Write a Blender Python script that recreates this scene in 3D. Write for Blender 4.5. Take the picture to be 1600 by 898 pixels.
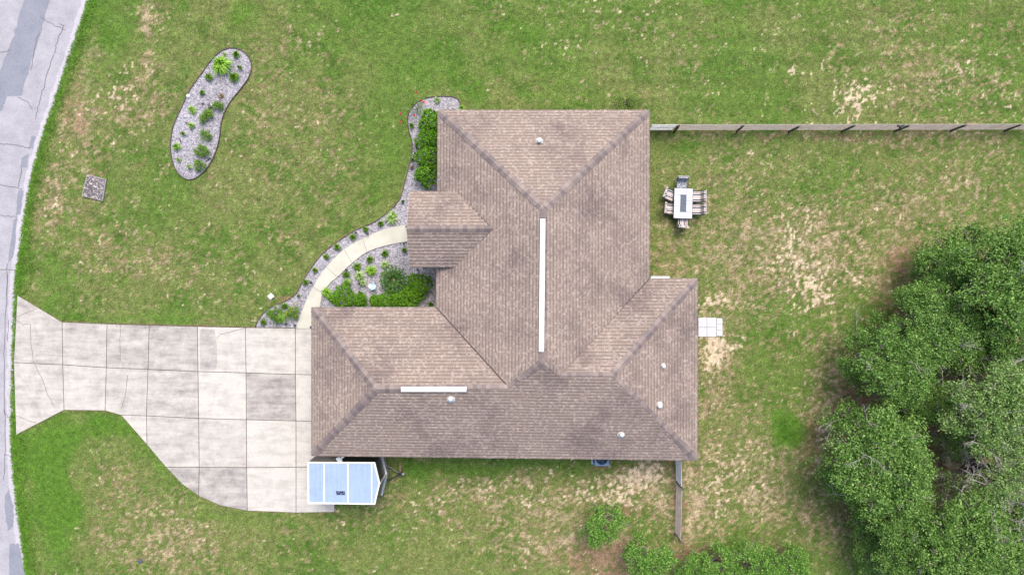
import bpy, math, random
import numpy as np
from mathutils import Vector, Matrix
R_ = math.radians
for o in list(bpy.data.objects): bpy.data.objects.remove(o)
S = bpy.context.scene
C = S.collection
H = 36.0                       # camera height, 30 photo px per metre on the ground
# ------------------------------------------------------------------ camera, sky, sun
cam = bpy.data.cameras.new('camera'); co = bpy.data.objects.new('camera', cam); C.objects.link(co)
co.location = (0, 0, H); co.rotation_euler = (0, 0, 0)
cam.sensor_width = 36.0; cam.lens = 18.0 / (800 / 30.0 / H); cam.clip_end = 2000; cam.clip_start = 0.1
S.camera = co
w = bpy.data.worlds.new('World'); S.world = w; w.use_nodes = True
nt = w.node_tree; sky = nt.nodes.new('ShaderNodeTexSky'); sky.sky_type = 'NISHITA'; sky.sun_disc = False
SUN_EL, SUN_AZ = 62, 12        # degrees; azimuth clockwise from north (+Y)
sky.sun_elevation = R_(SUN_EL); sky.sun_rotation = R_(SUN_AZ)
sky.air_density = 1.0; sky.dust_density = 4.0; sky.ozone_density = 0.6
nt.links.new(sky.outputs[0], nt.nodes['Background'].inputs[0]); nt.nodes['Background'].inputs[1].default_value = 0.15
sl = bpy.data.lights.new('sun', 'SUN'); so = bpy.data.objects.new('sun', sl); C.objects.link(so)
sl.energy = 1.45; sl.angle = R_(32); sl.color = (1.0, 0.95, 0.88)
sv = Vector((math.sin(R_(SUN_AZ)) * math.cos(R_(SUN_EL)), math.cos(R_(SUN_AZ)) * math.cos(R_(SUN_EL)), math.sin(R_(SUN_EL))))
so.rotation_euler = sv.to_track_quat('Z', 'Y').to_euler()
so.location = (0, 0, 60)
S.view_settings.view_transform = 'Standard'; S.view_settings.look = 'None'
S.view_settings.exposure = 0.74; S.view_settings.gamma = 1.0

# ------------------------------------------------------------------ helpers
rng = np.random.default_rng(7); random.seed(7)
def W(px, py, z=0.0):
    k = (H - z) / (H * 30.0)
    return Vector(((px - 800) * k, (449 - py) * k, z))
def tag(o, label=None, cat=None, group=None, kind=None):
    if label: o['label'] = label
    if cat: o['category'] = cat
    if group: o['group'] = group
    if kind: o['kind'] = kind
    return o
def empty(name, loc, rz=0):
    o = bpy.data.objects.new(name, None); C.objects.link(o); o.location = loc; o.rotation_euler = (0, 0, rz)
    o.empty_display_size = 0.2
    return o
def link_mesh(name, me, m, parent=None, loc=None, rz=0):
    o = bpy.data.objects.new(name, me); C.objects.link(o)
    if m is not None and not me.materials: me.materials.append(m)
    if parent is not None: o.parent = parent
    if loc is not None: o.location = loc
    if rz: o.rotation_euler = (0, 0, rz)
    return o
class MB:
    def __init__(s): s.v = []; s.f = []; s.uv = []; s.mi = []; s.cm = 0
    def face(s, pts, uv=None):
        n = len(s.v); s.v += [tuple(p) for p in pts]; s.f.append(tuple(range(n, n + len(pts)))); s.mi.append(s.cm)
        s.uv += uv if uv else [(0, 0)] * len(pts); return s
    def box(s, c, d, rz=0.0, rx=0.0, ry=0.0, taper=1.0):
        M = Matrix.Translation(Vector(c)) @ Matrix.Rotation(rz, 4, 'Z') @ Matrix.Rotation(ry, 4, 'Y') @ Matrix.Rotation(rx, 4, 'X')
        x, y, z = d[0] / 2, d[1] / 2, d[2] / 2; t = taper
        p = [M @ Vector(q) for q in [(-x, -y, -z), (x, -y, -z), (x, y, -z), (-x, y, -z), (-x * t, -y * t, z), (x * t, -y * t, z), (x * t, y * t, z), (-x * t, y * t, z)]]
        for q in [(0, 3, 2, 1), (4, 5, 6, 7), (0, 1, 5, 4), (1, 2, 6, 5), (2, 3, 7, 6), (3, 0, 4, 7)]: s.face([p[i] for i in q])
        return s
    def tube(s, pts, rad, n=6, caps=True):
        pts = [Vector(p) for p in pts]
        if not hasattr(rad, '__len__'): rad = [rad] * len(pts)
        rings = []
        for i, p in enumerate(pts):
            d = (pts[min(i + 1, len(pts) - 1)] - pts[max(i - 1, 0)])
            if d.length < 1e-6: d = Vector((0, 0, 1))
            d.normalize(); a = d.orthogonal().normalized() if i == 0 else (a - d * a.dot(d)).normalized()
            b = d.cross(a)
            rings.append([p + (a * math.cos(2 * math.pi * k / n) + b * math.sin(2 * math.pi * k / n)) * rad[i] for k in range(n)])
        for i in range(len(rings) - 1):
            for k in range(n):
                s.face([rings[i][k], rings[i][(k + 1) % n], rings[i + 1][(k + 1) % n], rings[i + 1][k]])
        if caps: s.face(rings[0][::-1]); s.face(rings[-1])
        return s
    def prism(s, poly, z0, z1, hole=None):
        a = sum(poly[i][0] * poly[(i + 1) % len(poly)][1] - poly[(i + 1) % len(poly)][0] * poly[i][1] for i in range(len(poly)))
        if a < 0: poly = poly[::-1]
        s.face([(p[0], p[1], z1) for p in poly]); s.face([(p[0], p[1], z0) for p in poly[::-1]])
        n = len(poly)
        for i in range(n):
            p, q = poly[i], poly[(i + 1) % n]; s.face([(p[0], p[1], z0), (q[0], q[1], z0), (q[0], q[1], z1), (p[0], p[1], z1)])
        return s
    def disc(s, c, r, n=16, z=None, rings=None):
        s.face([(c[0] + r * math.cos(2 * math.pi * k / n), c[1] + r * math.sin(2 * math.pi * k / n), c[2]) for k in range(n)]); return s
    def lathe(s, c, prof, n=14):
        for i in range(len(prof) - 1):
            (r0, z0), (r1, z1) = prof[i], prof[i + 1]
            for k in range(n):
                a, b = 2 * math.pi * k / n, 2 * math.pi * (k + 1) / n
                P = [(c[0] + r * math.cos(t), c[1] + r * math.sin(t), c[2] + z) for r, z, t in ((r0, z0, a), (r0, z0, b), (r1, z1, b), (r1, z1, a))]
                if r1 < 1e-5: P = P[:3]
                elif r0 < 1e-5: P = [P[0], P[2], P[3]]
                s.face(P)
        return s
    def build(s, name, m, parent=None, loc=None, rz=0, smooth=False, weld=False, bevel=0):
        me = bpy.data.meshes.new(name); me.from_pydata(s.v, [], s.f)
        ul = me.uv_layers.new(name='UVMap'); flat = np.array(s.uv, dtype=np.float32).ravel(); ul.data.foreach_set('uv', flat)
        mats = m if isinstance(m, (list, tuple)) else [m]
        for q in mats: me.materials.append(q)
        if len(mats) > 1: me.polygons.foreach_set('material_index', s.mi)
        if weld or smooth or bevel:
            import bmesh
            bm = bmesh.new(); bm.from_mesh(me); bmesh.ops.remove_doubles(bm, verts=bm.verts, dist=1e-4)
            bm.to_mesh(me); bm.free()
        if smooth: me.polygons.foreach_set('use_smooth', [True] * len(me.polygons))
        me.update()
        o = link_mesh(name, me, None, parent, loc, rz)
        if bevel:
            b = o.modifiers.new('bevel', 'BEVEL'); b.width = bevel; b.segments = 2; b.limit_method = 'ANGLE'
        return o

# numpy noise ------------------------------------------------------
_T = np.random.default_rng(3).random((256, 256)).astype(np.float32)
def vn(x, y, s=0):
    x = x + s * 17.31; y = y + s * 9.77
    xi = np.floor(x).astype(int); yi = np.floor(y).astype(int); fx = x - xi; fy = y - yi
    fx = fx * fx * (3 - 2 * fx); fy = fy * fy * (3 - 2 * fy)
    t = lambda a, b: _T[(a + s * 31) & 255, (b + s * 57) & 255]
    return (t(xi, yi) * (1 - fx) + t(xi + 1, yi) * fx) * (1 - fy) + (t(xi, yi + 1) * (1 - fx) + t(xi + 1, yi + 1) * fx) * fy
def fbm(x, y, s=0, o=4):
    a, t, k = 0, 0, 1.0
    for i in range(o): a = a + k * vn(x * 2 ** i, y * 2 ** i, s + i * 5); t += k; k *= .55
    return a / t
def sst(a, b, x): t = np.clip((x - a) / (b - a), 0, 1); return t * t * (3 - 2 * t)
def inpoly(x, y, poly):
    r = np.zeros(x.shape, bool); n = len(poly); j = n - 1
    for i in range(n):
        xi, yi = poly[i][:2]; xj, yj = poly[j][:2]
        if yi != yj: r ^= ((yi > y) != (yj > y)) & (x < (xj - xi) * (y - yi) / (yj - yi) + xi)
        j = i
    return r

# materials --------------------------------------------------------
def nodes_of(name):
    m = bpy.data.materials.new(name); m.use_nodes = True; t = m.node_tree
    return m, t, t.nodes['Principled BSDF'], lambda k: t.nodes.new('ShaderNode' + k), t.links.new
def mixrgb(N, L, fac, a, b, mode='MIX'):
    n = N('Mix'); n.data_type = 'RGBA'; n.blend_type = mode
    for i, v in ((0, fac), (6, a), (7, b)):
        if hasattr(v, 'links') or isinstance(v, bpy.types.NodeSocket): L(v, n.inputs[i])
        elif i == 0: n.inputs[0].default_value = v
        else: n.inputs[i].default_value = (*v, 1) if len(v) == 3 else v
    return n.outputs[2]
def ramp(N, L, src, stops):
    r = N('ValToRGB'); e = r.color_ramp.elements
    while len(e) < len(stops): e.new(0.5)
    for q, (p, c) in zip(e, stops): q.position = p; q.color = (*c, 1) if hasattr(c, '__len__') else (c, c, c, 1)
    L(src, r.inputs[0]); return r.outputs[0]
def noise(N, L, co, scale, detail=4, rough=.6):
    n = N('TexNoise'); n.inputs['Scale'].default_value = scale; n.inputs['Detail'].default_value = detail; n.inputs['Roughness'].default_value = rough
    L(co, n.inputs['Vector']); return n.outputs['Fac']
def bumpn(N, L, src, bs, strength=.5, dist=.02):
    b = N('Bump'); b.inputs['Strength'].default_value = strength; b.inputs['Distance'].default_value = dist
    L(src, b.inputs['Height']); L(b.outputs[0], bs.inputs['Normal'])
def simple(name, c1, c2=None, scale=8, rough=.7, bump=0, metal=0, spec=.3):
    m, t, B, N, L = nodes_of(name); tc = N('TexCoord').outputs['Object']
    if c2 is None: c2 = tuple(v * .75 for v in c1)
    f = noise(N, L, tc, scale)
    L(ramp(N, L, f, [(.35, c2), (.65, c1)]), B.inputs['Base Color'])
    B.inputs['Roughness'].default_value = rough; B.inputs['Metallic'].default_value = metal
    B.inputs['Specular IOR Level'].default_value = spec
    if bump: bumpn(N, L, noise(N, L, tc, scale * 6), B, bump, .01)
    return m
def leafmat(name, dark, mid, light, trans=.25):
    m, t, B, N, L = nodes_of(name)
    g = N('NewGeometry').outputs['Random Per Island']
    c = ramp(N, L, g, [(0, dark), (.5, mid), (1, light)])
    L(c, B.inputs['Base Color']); B.inputs['Roughness'].default_value = .55; B.inputs['Specular IOR Level'].default_value = .35
    tr = N('BsdfTranslucent'); L(c, tr.inputs[0]); mx = N('MixShader'); mx.inputs[0].default_value = trans
    out = t.nodes['Material Output']; L(B.outputs[0], mx.inputs[1]); L(tr.outputs[0], mx.inputs[2]); L(mx.outputs[0], out.inputs[0])
    return m
def vcolmat(name, fine, amt=.35, rough=.9, bump=.3):
    m, t, B, N, L = nodes_of(name); a = N('Attribute'); a.attribute_name = 'col'; tc = N('TexCoord').outputs['Object']
    f = noise(N, L, tc, fine, 3, .7)
    c = mixrgb(N, L, 1.0, a.outputs['Color'], ramp(N, L, f, [(.3, 1 - amt), (.7, 1 + amt)]), 'MULTIPLY')
    c = mixrgb(N, L, 1.0, c, ramp(N, L, noise(N, L, tc, 3.5, 5, .7), [(.3, .82), (.7, 1.2)]), 'MULTIPLY')
    L(c, B.inputs['Base Color']); B.inputs['Roughness'].default_value = rough; B.inputs['Specular IOR Level'].default_value = .15
    if bump: bumpn(N, L, f, B, bump, .05)
    return m
M = {}
M['grass'] = vcolmat('lawn', 14, .5)
M['blade'] = vcolmat('grass blades', 3, .1, bump=0)
M['white'] = simple('white paint', (.8, .8, .78), (.72, .72, .70), 5, .5)
M['stucco'] = simple('stucco', (.62, .56, .46), (.55, .5, .41), 20, .9, .3)
M['trim'] = simple('trim paint', (.72, .70, .66), (.62, .6, .56), 12, .5)
M['glass'] = simple('window glass', (.04, .05, .06), (.03, .04, .05), 2, .08, spec=.6)
M['door'] = simple('door paint', (.25, .12, .08), None, 6, .5)
M['black'] = simple('black metal', (.02, .02, .022), (.012, .012, .014), 10, .35, spec=.5)
M['rubber'] = simple('rubber', (.02, .02, .02), None, 10, .8)
M['alu'] = simple('brushed aluminium', (.55, .57, .6), (.42, .44, .46), 14, .35, metal=.6)
M['galv'] = simple('galvanised', (.62, .63, .65), (.5, .5, .5), 20, .45, metal=.3)
M['wire'] = simple('weathered fence wire', (.46, .40, .365), (.32, .275, .25), 5, .7)
M['post'] = simple('green grey treated post', (.12, .125, .09), (.055, .06, .045), 12, .85, .4)
M['lead'] = simple('pipe flashing', (.68, .68, .68), (.45, .45, .46), 30, .5)
M['bark'] = simple('grey bark', (.24, .21, .19), (.12, .10, .09), 9, .9, .6)
M['twig'] = simple('bare twig', (.42, .39, .37), (.27, .24, .23), 5, .85)
M['wood'] = simple('weathered wood', (.33, .24, .16), (.22, .15, .1), 16, .85, .3)
M['soil'] = simple('joint soil', (.17, .14, .10), (.07, .06, .045), 9, 1)
M['edge'] = simple('dark edging', (.13, .10, .095), (.07, .055, .055), 10, .8)
m, t, B, N, L = nodes_of('trailer roof skin'); tc = N('TexCoord').outputs['Object']
mp = N('Mapping'); mp.inputs['Scale'].default_value = (9, .25, 1); L(tc, mp.inputs[0])
c = ramp(N, L, noise(N, L, mp.outputs[0], 1.2, 4, .7), [(.3, (.25, .345, .49)), (.7, (.33, .42, .565))])
c = mixrgb(N, L, .8, c, ramp(N, L, noise(N, L, tc, 2.2, 7, .7), [(.32, (.84, .85, .86)), (.55, (1.02, 1.02, 1.01))]), 'MULTIPLY')
L(c, B.inputs['Base Color']); B.inputs['Roughness'].default_value = .5; bumpn(N, L, noise(N, L, mp.outputs[0], 1.2, 2), B, .3, .01); M['trailer'] = m
M['label'] = simple('navy decal', (.006, .015, .06), None, 20, .5)
M['labelw'] = simple('pale decal print', (.25, .33, .5), None, 20, .5)
M['ac'] = simple('condenser casing', (.20, .30, .46), (.16, .25, .4), 12, .5)
M['acd'] = simple('condenser fan', (.015, .05, .1), (.01, .025, .05), 6, .5)
M['tile'] = simple('pale table tile', (.60, .62, .66), (.48, .50, .55), 5, .5)
M['tiled'] = simple('blue grey burner lid', (.10, .13, .17), None, 9, .5)
M['frame'] = simple('grey chair frame', (.40, .38, .365), (.28, .265, .26), 9, .5)
M['frost'] = simple('charcoal chair frame', (.045, .05, .06), None, 9, .5)
M['paver'] = simple('white concrete paver', (.58, .59, .62), (.50, .51, .54), 7, .85, .1)
M['bed'] = simple('bed soil', (.3, .27, .26), (.2, .17, .16), 9, 1)
M['lampb'] = simple('solar light body', (.03, .03, .035), None, 9, .4)
M['lens'] = simple('solar light top', (.05, .07, .14), None, 9, .2)
M['orn'] = simple('glazed ornament', (.62, .78, .85), (.3, .5, .62), 6, .3)
M['rose'] = simple('rose petals', (.5, .03, .04), (.32, .02, .03), 20, .6)
M['pink'] = simple('pink petals', (.75, .38, .42), None, 20, .6)
M['yellow'] = simple('yellow petals', (.75, .55, .08), None, 20, .6)
M['dead'] = simple('dry leaf', (.30, .22, .15), (.18, .12, .08), 20, .9)
L_oak = leafmat('oak leaves', (.05, .14, .02), (.145, .29, .045), (.34, .53, .15), .28)
L_oak2 = leafmat('grey green leaves', (.06, .15, .025), (.19, .33, .07), (.42, .57, .22), .28)
L_myr = leafmat('bright leaves', (.03, .12, .01), (.15, .34, .04), (.42, .66, .16), .3)
L_hed = leafmat('hedge leaves', (.012, .06, .002), (.10, .29, .008), (.30, .56, .035))
L_drk = leafmat('dark tuft leaves', (.05, .13, .008), (.14, .29, .018), (.27, .46, .045))
L_lim = leafmat('lime leaves', (.14, .32, .02), (.28, .52, .05), (.46, .68, .12))
L_pal = leafmat('pale striped leaves', (.20, .36, .08), (.40, .56, .18), (.62, .72, .40))
L_sag = leafmat('cycad fronds', (.008, .035, .003), (.028, .10, .006), (.12, .25, .02), .1)

# gravel
m, t, B, N, L = nodes_of('gravel'); tc = N('TexCoord').outputs['Object']
v = N('TexVoronoi'); v.inputs['Scale'].default_value = 16; L(tc, v.inputs['Vector'])
sx = N('SeparateColor'); L(v.outputs['Color'], sx.inputs[0])
c = ramp(N, L, sx.outputs[0], [(0, (.16, .155, .18)), (.3, (.27, .265, .30)), (.7, (.36, .35, .39)), (1, (.52, .50, .52))])
c = mixrgb(N, L, .6, c, ramp(N, L, noise(N, L, tc, .5, 3), [(.35, (.75, .72, .70)), (.65, (1.1, 1.08, 1.1))]), 'MULTIPLY')
L(c, B.inputs['Base Color']); B.inputs['Roughness'].default_value = .9; bumpn(N, L, v.outputs['Distance'], B, .8, .03)
M['gravel'] = m
M['pebble'] = leafmat('pebbles', (.20, .195, .22), (.33, .32, .355), (.56, .54, .55), 0)
# gravel slab of the utility cover
m, t, B, N, L = nodes_of('exposed aggregate'); tc = N('TexCoord').outputs['Object']
v = N('TexVoronoi'); v.inputs['Scale'].default_value = 17; L(tc, v.inputs['Vector'])
sx = N('SeparateColor'); L(v.outputs['Color'], sx.inputs[0])
L(ramp(N, L, sx.outputs[0], [(0, (.06, .055, .06)), (.4, (.15, .135, .145)), (.8, (.26, .23, .235)), (1, (.55, .5, .46))]), B.inputs['Base Color'])
B.inputs['Roughness'].default_value = .9; bumpn(N, L, v.outputs['Distance'], B, .8, .03); M['aggregate'] = m
# asphalt of the road
def road_mat(name, a, b, dark):
    m, t, B, N, L = nodes_of(name); tc = N('TexCoord').outputs['Object']
    c = ramp(N, L, noise(N, L, tc, 1.1, 6, .65), [(.3, b), (.65, a)])
    c = mixrgb(N, L, .8, c, ramp(N, L, noise(N, L, tc, 14, 5, .8), [(.3, .62), (.5, 1.0), (.72, 1.22)]), 'MULTIPLY')
    c = mixrgb(N, L, ramp(N, L, noise(N, L, tc, 3.3, 5, .75), [(.66, 0.), (.74, .6)]), c, dark)
    L(c, B.inputs['Base Color']); B.inputs['Roughness'].default_value = .9; bumpn(N, L, noise(N, L, tc, 40), B, .3, .01)
    return m
M['road'] = road_mat('weathered pale road', (.39, .38, .41), (.29, .28, .31), (.15, .145, .165))
M['patch'] = road_mat('blue grey asphalt patch', (.245, .255, .30), (.20, .21, .255), (.34, .34, .37))
M['redge'] = road_mat('worn pale road edge', (.48, .455, .49), (.39, .37, .40), (.24, .22, .24))
M['crack'] = simple('road crack', (.16, .15, .16), (.11, .1, .11), 5, 1)
# concrete with stains driven by a per-slab dirt value
m, t, B, N, L = nodes_of('stained concrete'); tc = N('TexCoord').outputs['Object']
at = N('Attribute'); at.attribute_name = 'dirt'
mp = N('Mapping'); mp.inputs['Scale'].default_value = (.35, 2.2, 1); L(tc, mp.inputs[0])
n1 = noise(N, L, mp.outputs[0], 1.3, 9, .74); n2 = noise(N, L, tc, 1.6, 9, .74); n3 = noise(N, L, tc, 30, 4, .7)
ma = N('Math'); ma.operation = 'ADD'; L(n1, ma.inputs[0]); L(n2, ma.inputs[1])
mb = N('Math'); mb.operation = 'MULTIPLY_ADD'; L(ma.outputs[0], mb.inputs[0]); mb.inputs[1].default_value = 1.8; mb.inputs[2].default_value = -1.72
mc = N('Math'); mc.operation = 'ADD'; L(mb.outputs[0], mc.inputs[0]); L(at.outputs['Fac'], mc.inputs[1])
c = ramp(N, L, mc.outputs[0], [(0., (.54, .512, .462)), (.35, (.455, .425, .385)), (.7, (.345, .318, .295)), (1., (.24, .22, .21))])
c = mixrgb(N, L, .7, c, ramp(N, L, n3, [(.3, .78), (.7, 1.16)]), 'MULTIPLY')
L(c, B.inputs['Base Color']); B.inputs['Roughness'].default_value = .85; bumpn(N, L, n3, B, .15, .01); M['concrete'] = m
M['walk'] = simple('cream walkway concrete', (.56, .545, .465), (.49, .475, .40), 1.5, .85, .1)
# shingles (UV in metres: u along the eave, v up the slope)
def shingle(name, c1, c2, mort, bw=.30, rh=.17):
    m, t, B, N, L = nodes_of(name); uv = N('UVMap'); uv.uv_map = 'UVMap'; U = uv.outputs[0]; tc = N('TexCoord').outputs['Object']
    b = N('TexBrick'); b.inputs['Scale'].default_value = 1; b.inputs['Brick Width'].default_value = bw; b.inputs['Row Height'].default_value = rh
    b.inputs['Mortar Size'].default_value = .008; b.inputs['Mortar Smooth'].default_value = .4; b.inputs['Bias'].default_value = -.25; b.offset = .37; b.offset_frequency = 3
    b.squash = .7; b.squash_frequency = 2
    L(U, b.inputs['Vector']); b.inputs['Color1'].default_value = (*c1, 1); b.inputs['Color2'].default_value = (*c2, 1); b.inputs['Mortar'].default_value = (*mort, 1)
    # darker band at each course's butt edge: shingle tone plus painted overlap shade
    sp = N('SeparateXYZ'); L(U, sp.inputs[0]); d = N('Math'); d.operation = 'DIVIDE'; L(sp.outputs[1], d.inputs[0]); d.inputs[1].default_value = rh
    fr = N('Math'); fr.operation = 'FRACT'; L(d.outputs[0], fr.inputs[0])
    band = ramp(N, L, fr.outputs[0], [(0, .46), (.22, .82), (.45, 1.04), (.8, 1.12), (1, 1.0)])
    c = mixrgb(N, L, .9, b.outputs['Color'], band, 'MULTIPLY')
    mp = N('Mapping'); mp.inputs['Scale'].default_value = (9.5, 11.76, 1); L(U, mp.inputs[0])
    vo = N('TexVoronoi'); vo.distance = 'CHEBYCHEV'; vo.inputs['Scale'].default_value = 1; vo.inputs['Randomness'].default_value = .55; L(mp.outputs[0], vo.inputs['Vector'])
    s2 = N('SeparateColor'); L(vo.outputs['Color'], s2.inputs[0])
    c = mixrgb(N, L, ramp(N, L, s2.outputs[0], [(.72, 0.), (.92, .38)]), c, (.52, .445, .40))
    c = mixrgb(N, L, ramp(N, L, s2.outputs[1], [(.82, 0.), (.94, .28)]), c, (.20, .16, .145))
    c = mixrgb(N, L, .9, c, ramp(N, L, noise(N, L, tc, .42, 6, .66), [(.34, (.66, .65, .68)), (.50, (1.0, .99, .97)), (.68, (1.10, 1.09, 1.05))]), 'MULTIPLY')
    c = mixrgb(N, L, .9, c, ramp(N, L, noise(N, L, U, 22, 3, .8), [(.3, .80), (.7, 1.18)]), 'MULTIPLY')
    L(c, B.inputs['Base Color']); B.inputs['Roughness'].default_value = .95; B.inputs['Specular IOR Level'].default_value = .15
    bumpn(N, L, b.outputs['Fac'], B, .25, -.01); return m
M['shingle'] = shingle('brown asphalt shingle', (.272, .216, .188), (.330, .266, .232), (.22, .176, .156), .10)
M['cap'] = leafmat('ridge cap shingle', (.15, .12, .118), (.21, .168, .155), (.29, .235, .21), 0)
M['valley'] = simple('valley shingle', (.09, .07, .065), None, 8, .95)
# striped cushion: stripes run along local x
def stripes(name, cols, rep=.27):
    m, t, B, N, L = nodes_of(name); tc = N('TexCoord').outputs['Object']; sp = N('SeparateXYZ'); L(tc, sp.inputs[0])
    d = N('Math'); d.operation = 'DIVIDE'; L(sp.outputs[1], d.inputs[0]); d.inputs[1].default_value = rep
    fr = N('Math'); fr.operation = 'FRACT'; L(d.outputs[0], fr.inputs[0])
    r = N('ValToRGB'); r.color_ramp.interpolation = 'CONSTANT'; e = r.color_ramp.elements
    while len(e) < len(cols): e.new(.5)
    for q, (p, cc) in zip(e, cols): q.position = p; q.color = (*cc, 1)
    L(fr.outputs[0], r.inputs[0]); L(r.outputs[0], B.inputs['Base Color']); B.inputs['Roughness'].default_value = .9
    return m
M['stripe'] = stripes('striped cushion fabric', [(0, (.66, .62, .60)), (.24, (.40, .17, .13)), (.34, (.66, .62, .60)), (.52, (.03, .035, .06)), (.74, (.66, .62, .60)), (.88, (.16, .16, .18))])
M['navy'] = simple('navy and white patterned fabric', (.55, .58, .62), (.02, .035, .07), 14, .9)

# ------------------------------------------------------------------ outlines in photo pixels
ROAD = [(210, -330), (172, -110), (138, 0), (108, 90), (85, 160), (62, 230), (45, 300), (31, 390), (23, 460), (20, 560), (18, 660), (20, 720), (28, 800), (38, 870), (44, 905), (75, 1010), (140, 1300)]
KID = [(365, 75.5), (381, 81.4), (390, 92), (393.5, 105), (389, 121.5), (378, 137.5), (365, 153.5), (353, 172), (346, 193.6), (343.5, 215), (338, 236), (327.5, 258), (313, 274), (298, 281), (285, 276.5), (274, 263), (268, 242), (267.6, 220), (272.7, 193.6), (285, 167), (298, 140), (317, 113.5), (333, 92), (349, 79)]
BEDE = [(399.5, 511), (402.7, 503), (413, 488), (428, 477.5), (447, 470), (463, 458.5), (474.6, 437), (487, 418), (500, 401), (517, 385.5), (538, 370.7), (559, 358), (580, 349.5), (600, 337), (623.4, 314), (633, 284), (640, 257), (645, 227), (639, 203.5), (638, 180), (650, 162), (667, 153.4), (690, 151), (707, 152), (717, 157), (719, 168), (720, 192)]
BED = BEDE + [(705, 205), (705, 500), (500, 512)]
WO = [(462.6, 513), (470.4, 490), (489.5, 448), (510.6, 417), (538, 389.7), (566.7, 372.8), (593, 361), (614, 355), (635.5, 351.6), (668, 350)]
WI = [(488, 513), (500, 479.7), (505, 458.5), (517, 441.6), (527.5, 433), (551, 411), (574, 394), (601.6, 384.4), (635.5, 377.7), (668, 376)]
DRIVE = [(28, 461), (98, 503), (487, 513), (487, 660), (523, 660), (523, 799), (463, 800), (387, 797), (345, 789), (310, 773), (265, 735), (190, 648), (165, 641), (101, 640), (26, 679), (22, 566)]
def smooth_curve(pts, n=4, closed=False):
    out = []; N_ = len(pts)
    rg = range(N_) if closed else range(N_ - 1)
    for i in rg:
        g = lambda k: pts[k % N_] if closed else pts[max(0, min(N_ - 1, k))]
        p0, p1, p2, p3 = g(i - 1), g(i), g(i + 1), g(i + 2)
        for k in range(n):
            t = k / n
            out.append(tuple(.5 * (2 * p1[a] + (p2[a] - p0[a]) * t + (2 * p0[a] - 5 * p1[a] + 4 * p2[a] - p3[a]) * t * t + (3 * p1[a] - p0[a] - 3 * p2[a] + p3[a]) * t ** 3) for a in (0, 1)))
    if not closed: out.append(pts[-1])
    return out
KIDs = smooth_curve(KID, 3, True); BEDs = smooth_curve(BEDE, 3); ROADs = smooth_curve(ROAD, 5)
gp = lambda pts: [tuple(W(*p).xy) for p in pts]

# ------------------------------------------------------------------ lawn colour field (albedo of the ground itself)
DRY = [(235, 20, 22, 35, .7), (232, 100, 22, 60, .75), (205, 170, 30, 40, .6), (145, 90, 16, 60, .7), (125, 190, 35, 60, .9), (420, 330, 120, 70, .16), (1200, 560, 180, 200, .12), (760, 790, 220, 60, .15), (100, 300, 40, 50, .6), (60, 330, 25, 70, .45), (150, 290, 30, 30, .4), (130, 400, 60, 60, .45), (230, 420, 60, 50, .3), (350, 420, 60, 35, .35), (430, 160, 60, 60, .3), (450, 60, 60, 40, .25), (520, 200, 50, 50, .25),
       (170, 760, 30, 60, .35), (240, 790, 60, 60, .45), (280, 850, 90, 40, .55), (160, 870, 40, 30, .3), (640, 850, 80, 50, .2),
       (780, 760, 170, 45, .45), (880, 850, 100, 45, .65), (1000, 760, 55, 45, .7), (960, 880, 60, 40, .8), (1070, 800, 40, 80, .65), (1130, 790, 90, 80, .5), (1200, 700, 70, 60, .45), (1230, 800, 60, 50, .4), (1300, 830, 50, 60, .5),
       (1120, 530, 45, 70, .65), (1110, 640, 30, 80, .4), (1200, 420, 100, 70, .4), (1260, 370, 80, 80, .45), (1320, 560, 60, 80, .5), (1340, 640, 45, 60, .8), (1290, 640, 50, 80, .4), (1400, 420, 70, 45, .7), (1420, 330, 120, 60, .35), (1500, 300, 100, 50, .35),
       (1380, 120, 120, 60, .3), (1520, 110, 100, 70, .4), (1330, 210, 280, 12, .45), (1400, 30, 120, 40, .25), (960, 20, 130, 35, .25), (1080, 60, 60, 50, .2), (1130, 310, 60, 90, .4), (1045, 350, 40, 70, .4), (1540, 230, 90, 40, .4), (820, 80, 30, 20, .3), (1050, 415, 60, 20, .3)]
SAND = [(1340, 162, 58, 26, .50), (1335, 128, 26, 26, .22), (1240, 110, 12, 18, .5), (1262, 118, 10, 12, .4), (1240, 375, 60, 60, .33), (1270, 450, 40, 45, .33), (1235, 430, 25, 40, .3), (1120, 535, 36, 24, .62), (1105, 545, 20, 60, .4), (1115, 478, 28, 14, .45), (1110, 575, 25, 18, .35), (1010, 745, 45, 20, .52), (985, 760, 35, 30, .35), (930, 770, 60, 35, .28), (770, 765, 160, 35, .26), (1190, 730, 70, 70, .22), (1130, 760, 40, 60, .24), (240, 70, 20, 50, .3), (200, 140, 22, 40, .34), (150, 190, 40, 50, .2), (270, 830, 60, 40, .2), (180, 780, 30, 40, .16), (1330, 430, 70, 45, .25), (1270, 620, 25, 70, .2), (640, 775, 12, 16, .4), (628, 12, 3, 3, .8), (617, 27, 3, 3, .7), (1580, 170, 30, 60, .2), (90, 330, 30, 60, .2), (120, 410, 30, 40, .16), (950, 900, 60, 40, .2), (1480, 100, 60, 60, .14), (700, 820, 60, 50, .15), (950, 30, 130, 30, .14), (530, 130, 8, 8, .35), (885, 75, 15, 15, .3), (1355, 360, 80, 30, .14)]
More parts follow.
